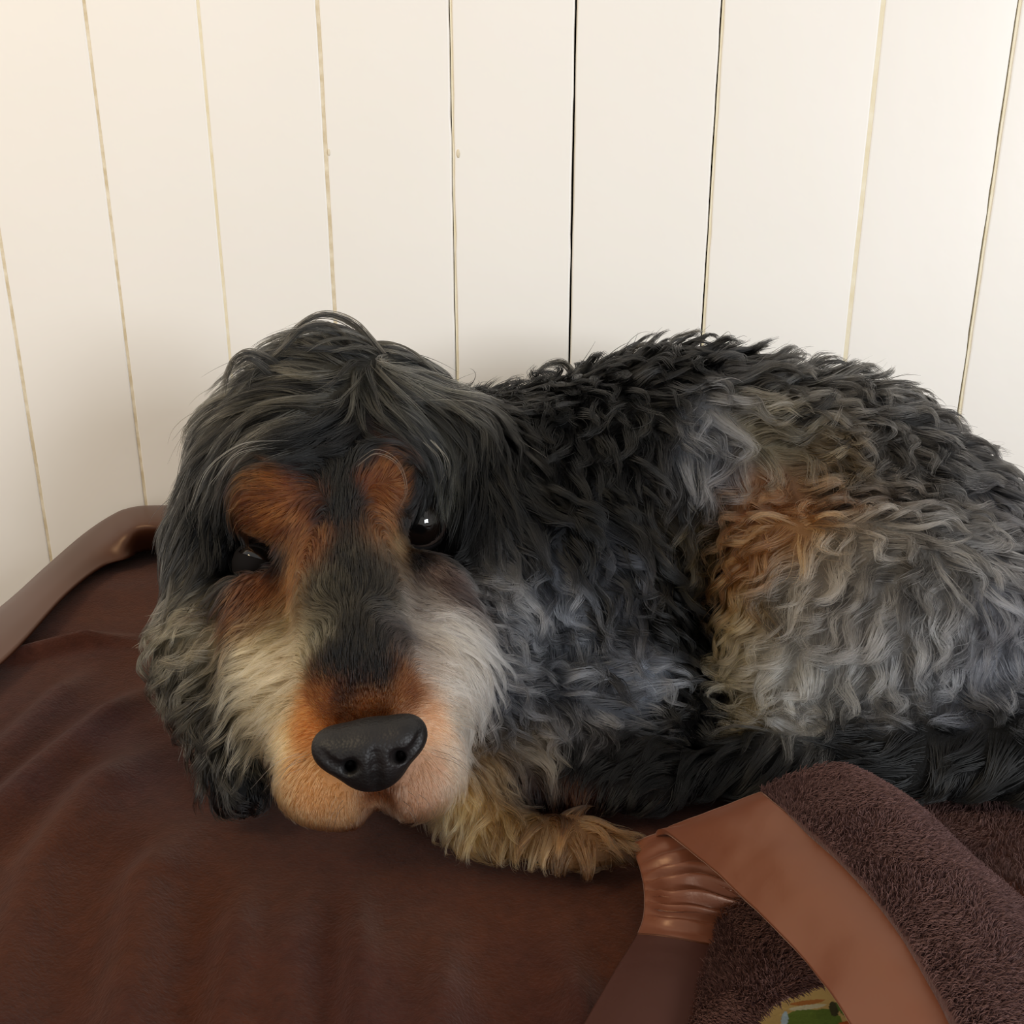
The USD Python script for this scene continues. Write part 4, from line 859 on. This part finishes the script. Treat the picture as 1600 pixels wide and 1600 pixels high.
slits = [((549, 1199, 10), (537, 1204, 9), (520, 1197, 7), (503, 1178, 5)), ((622, 1184, 10), (636, 1182, 9), (650, 1169, 7), (658, 1148, 5))]
slits = [[(u, v, float(ray_depth(nose_block, np.array(u), np.array(v))) - .0005, r) for u, v, r in sl] for sl in slits]
groove = [(u, v, float(ray_depth(nose_block, np.array(u), np.array(v))), 4.5) for u, v in ((586, 1180), (588, 1200), (589, 1218), (589, 1234))]


def nose(p):
    d = nose_block(p)
    for sl in slits:
        for a, b in zip(sl[:-1], sl[1:]):
            d = -smin(-d, RC(a, b)(p), .002)
        a = sl[0]
        d = -smin(-d, RC(a, (a[0] + (578 - a[0]) * -.1, a[1] - 5, a[2] + .012, 8))(p), .002)
    for a, b in zip(groove[:-1], groove[1:]):
        d = -smin(-d, RC(a, b)(p), .003)
    return d


nm = surface_nets(nose, C(577, 1170, .36) - .035, C(577, 1170, .36) + .035, .0007)
obj('nose', (W(np.array(nm.vertices)), nm.faces), L + 'nose_leather', dog_prim, smooth=True, label='black leathery nose')

# ------------------------------------------------------------------ eyes and lids
def eye(c, r, n, aperture, roll, gaze, flange=2.1, rads=None):
    m = trimesh.creation.icosphere(4, 1.0); v = np.array(m.vertices)
    g = n + np.array(gaze); g /= np.linalg.norm(g)
    a = np.degrees(np.arccos(np.clip(v @ g, -1, 1)))
    col = np.where((a < 20)[:, None], srgb(8, 7, 7), np.where((a < 50)[:, None], srgb(18, 12, 9), np.where((a < 54)[:, None], srgb(10, 8, 8), srgb(70, 58, 52))))
    bulge = 1 + .07 * np.clip(1 - a / 48, 0, 1) ** .7
    e = obj('eye', (W(c + v * bulge[:, None] * r), m.faces), L + 'eye_wet', dog_prim, smooth=True, colors=col)
    up = np.array([0, -1.0, 0]); up -= n * (up @ n); up /= np.linalg.norm(up); sd = np.cross(n, up)
    up, sd = up * math.cos(roll) + sd * math.sin(roll), sd * math.cos(roll) - up * math.sin(roll)
    th = np.linspace(0, 2 * np.pi, 64, endpoint=False)
    A, B = np.radians(aperture[0]), np.radians(aperture[1])
    rings = []
    for k, rad in ((1.0, 1.02), (1.0, 1.06), (1.05, 1.10), (1.2, 1.12), (1.45, 1.08), (1.75, .98), (2.1, .8)):
        k = 1 + (k - 1) * (flange - 1) / 1.1
        rad = rads[len(rings)] if rads else rad
        az = np.cos(th) * A * (1 + (k - 1) * 1.0); el = np.sin(th) * (B + A * (k - 1) * .9)
        ang = np.sqrt(az ** 2 + el ** 2) + 1e-9
        dr = n * np.cos(ang)[:, None] + (sd * az[:, None] + up * el[:, None]) * (np.sin(ang) / ang)[:, None]
        rings.append(c + dr * r * rad)
    v = np.concatenate(rings); q = []
    for a_ in range(len(rings) - 1):
        i = np.arange(64); q.append(np.stack([a_ * 64 + i, a_ * 64 + (i + 1) % 64, (a_ + 1) * 64 + (i + 1) % 64, (a_ + 1) * 64 + i], 1))
    q = np.vstack(q)
    obj('eyelid', (W(v), np.vstack([q[:, [0, 2, 1]], q[:, [0, 3, 2]]])), L + 'eyelid_skin', dog_prim, smooth=True)


eye(*EYES[0], (60, 54), .5, (-.25, -.1, -.1))
eye(*EYES[1], (46, 12), -.35, (.0, .0, -.1), 2.7, (1.02, 1.05, 1.09, 1.1, 1.08, 1.05, 1.02))

# ------------------------------------------------------------------ single locks, long stray hairs, whiskers
def locks(name, lines, n, spread, width, cols, label=None):
    """Tapering locks of hair along measured lines (pixel u, v, depth)."""
    allp, allw, allc = [], [], []
    for ln in lines:
        base = catmull(C(*np.array(ln, float).T), 10)
        o = rng.normal(0, 1, (n, 1, 3)) * spread * np.linspace(1, .15, 10)[None, :, None] + rng.normal(0, 1, (n, 1, 3)) * spread * .6 * np.linspace(0, 1, 10)[None, :, None] ** 2
        allp.append(base[None] + o)
        allw.append(np.tile(width * np.linspace(1, .2, 10), (n, 1)) * rng.uniform(.7, 1.2, (n, 1)))
        allc.append(srgb(np.array(cols[0])) + (srgb(np.array(cols[1])) - srgb(np.array(cols[0]))) * rng.random((n, 1)) ** 2)
    curves(name, W(np.concatenate(allp)), np.concatenate(allw), L + 'fur', dog_prim, np.concatenate(allc), label=label, kind='stuff')


locks('stray_lock', [[(470, 600, .505), (430, 568, .50), (395, 551, .495), (370, 558, .49), (356, 582, .485), (348, 612, .48)], [(440, 600, .50), (415, 575, .495), (388, 560, .49), (366, 572, .485)],
    [(600, 560, .52), (555, 508, .52), (505, 492, .515), (465, 512, .51), (440, 548, .50)], [(560, 550, .51), (520, 510, .51), (478, 510, .505), (446, 540, .50), (425, 560, .50)],
    [(1085, 560, .66), (1050, 548, .65), (1052, 530, .65), (1075, 521, .65), (1095, 517, .65)], [(1000, 570, .66), (988, 548, .655), (1010, 538, .65), (1030, 545, .65)], [(900, 590, .65), (880, 568, .645), (855, 570, .64), (840, 582, .64)], [(1140, 560, .66), (1128, 532, .655), (1138, 526, .65)], [(1270, 600, .63), (1268, 572, .63), (1282, 565, .63), (1290, 582, .625)], [(1425, 650, .60), (1440, 625, .60), (1432, 612, .60), (1418, 612, .60)], [(1190, 570, .65), (1180, 546, .645), (1200, 540, .645)]],
    60, .0013, .00036, ((6, 6, 7), (70, 66, 58)))
locks('stray_hair', [[(440, 690, .47), (380, 695, .462), (325, 735, .46), (298, 800, .46)], [(430, 700, .47), (370, 712, .46), (330, 760, .458)], [(555, 722, .455), (585, 704, .45), (620, 722, .45), (634, 765, .45), (620, 800, .45)], [(668, 690, .47), (688, 712, .465), (694, 742, .465), (690, 755, .465)], [(676, 690, .47), (698, 718, .465), (700, 748, .465)]],
    4, .0012, .00022, ((90, 86, 76), (170, 162, 142)))
wl = []
for (u, v, z_), (du, dv), n in (((690, 1180, .40), (75, 40), 6), ((480, 1190, .40), (-70, 45), 6), ((640, 1240, .395), (30, 40), 4), ((530, 1250, .395), (-20, 38), 4)):
    for _ in range(n):
        a = rng.normal(0, 1, 2) * (10, 12); f_ = rng.uniform(.6, 1.1)
        wl.append([(u + a[0], v + a[1], z_ - .012), (u + a[0] + du * .5 * f_, v + a[1] + dv * .35 * f_, z_ - .016), (u + a[0] + du * f_, v + a[1] + dv * f_ + 8, z_ - .014)])
locks('whisker', wl, 1, .0001, .0003, ((40, 34, 30), (150, 140, 130)))
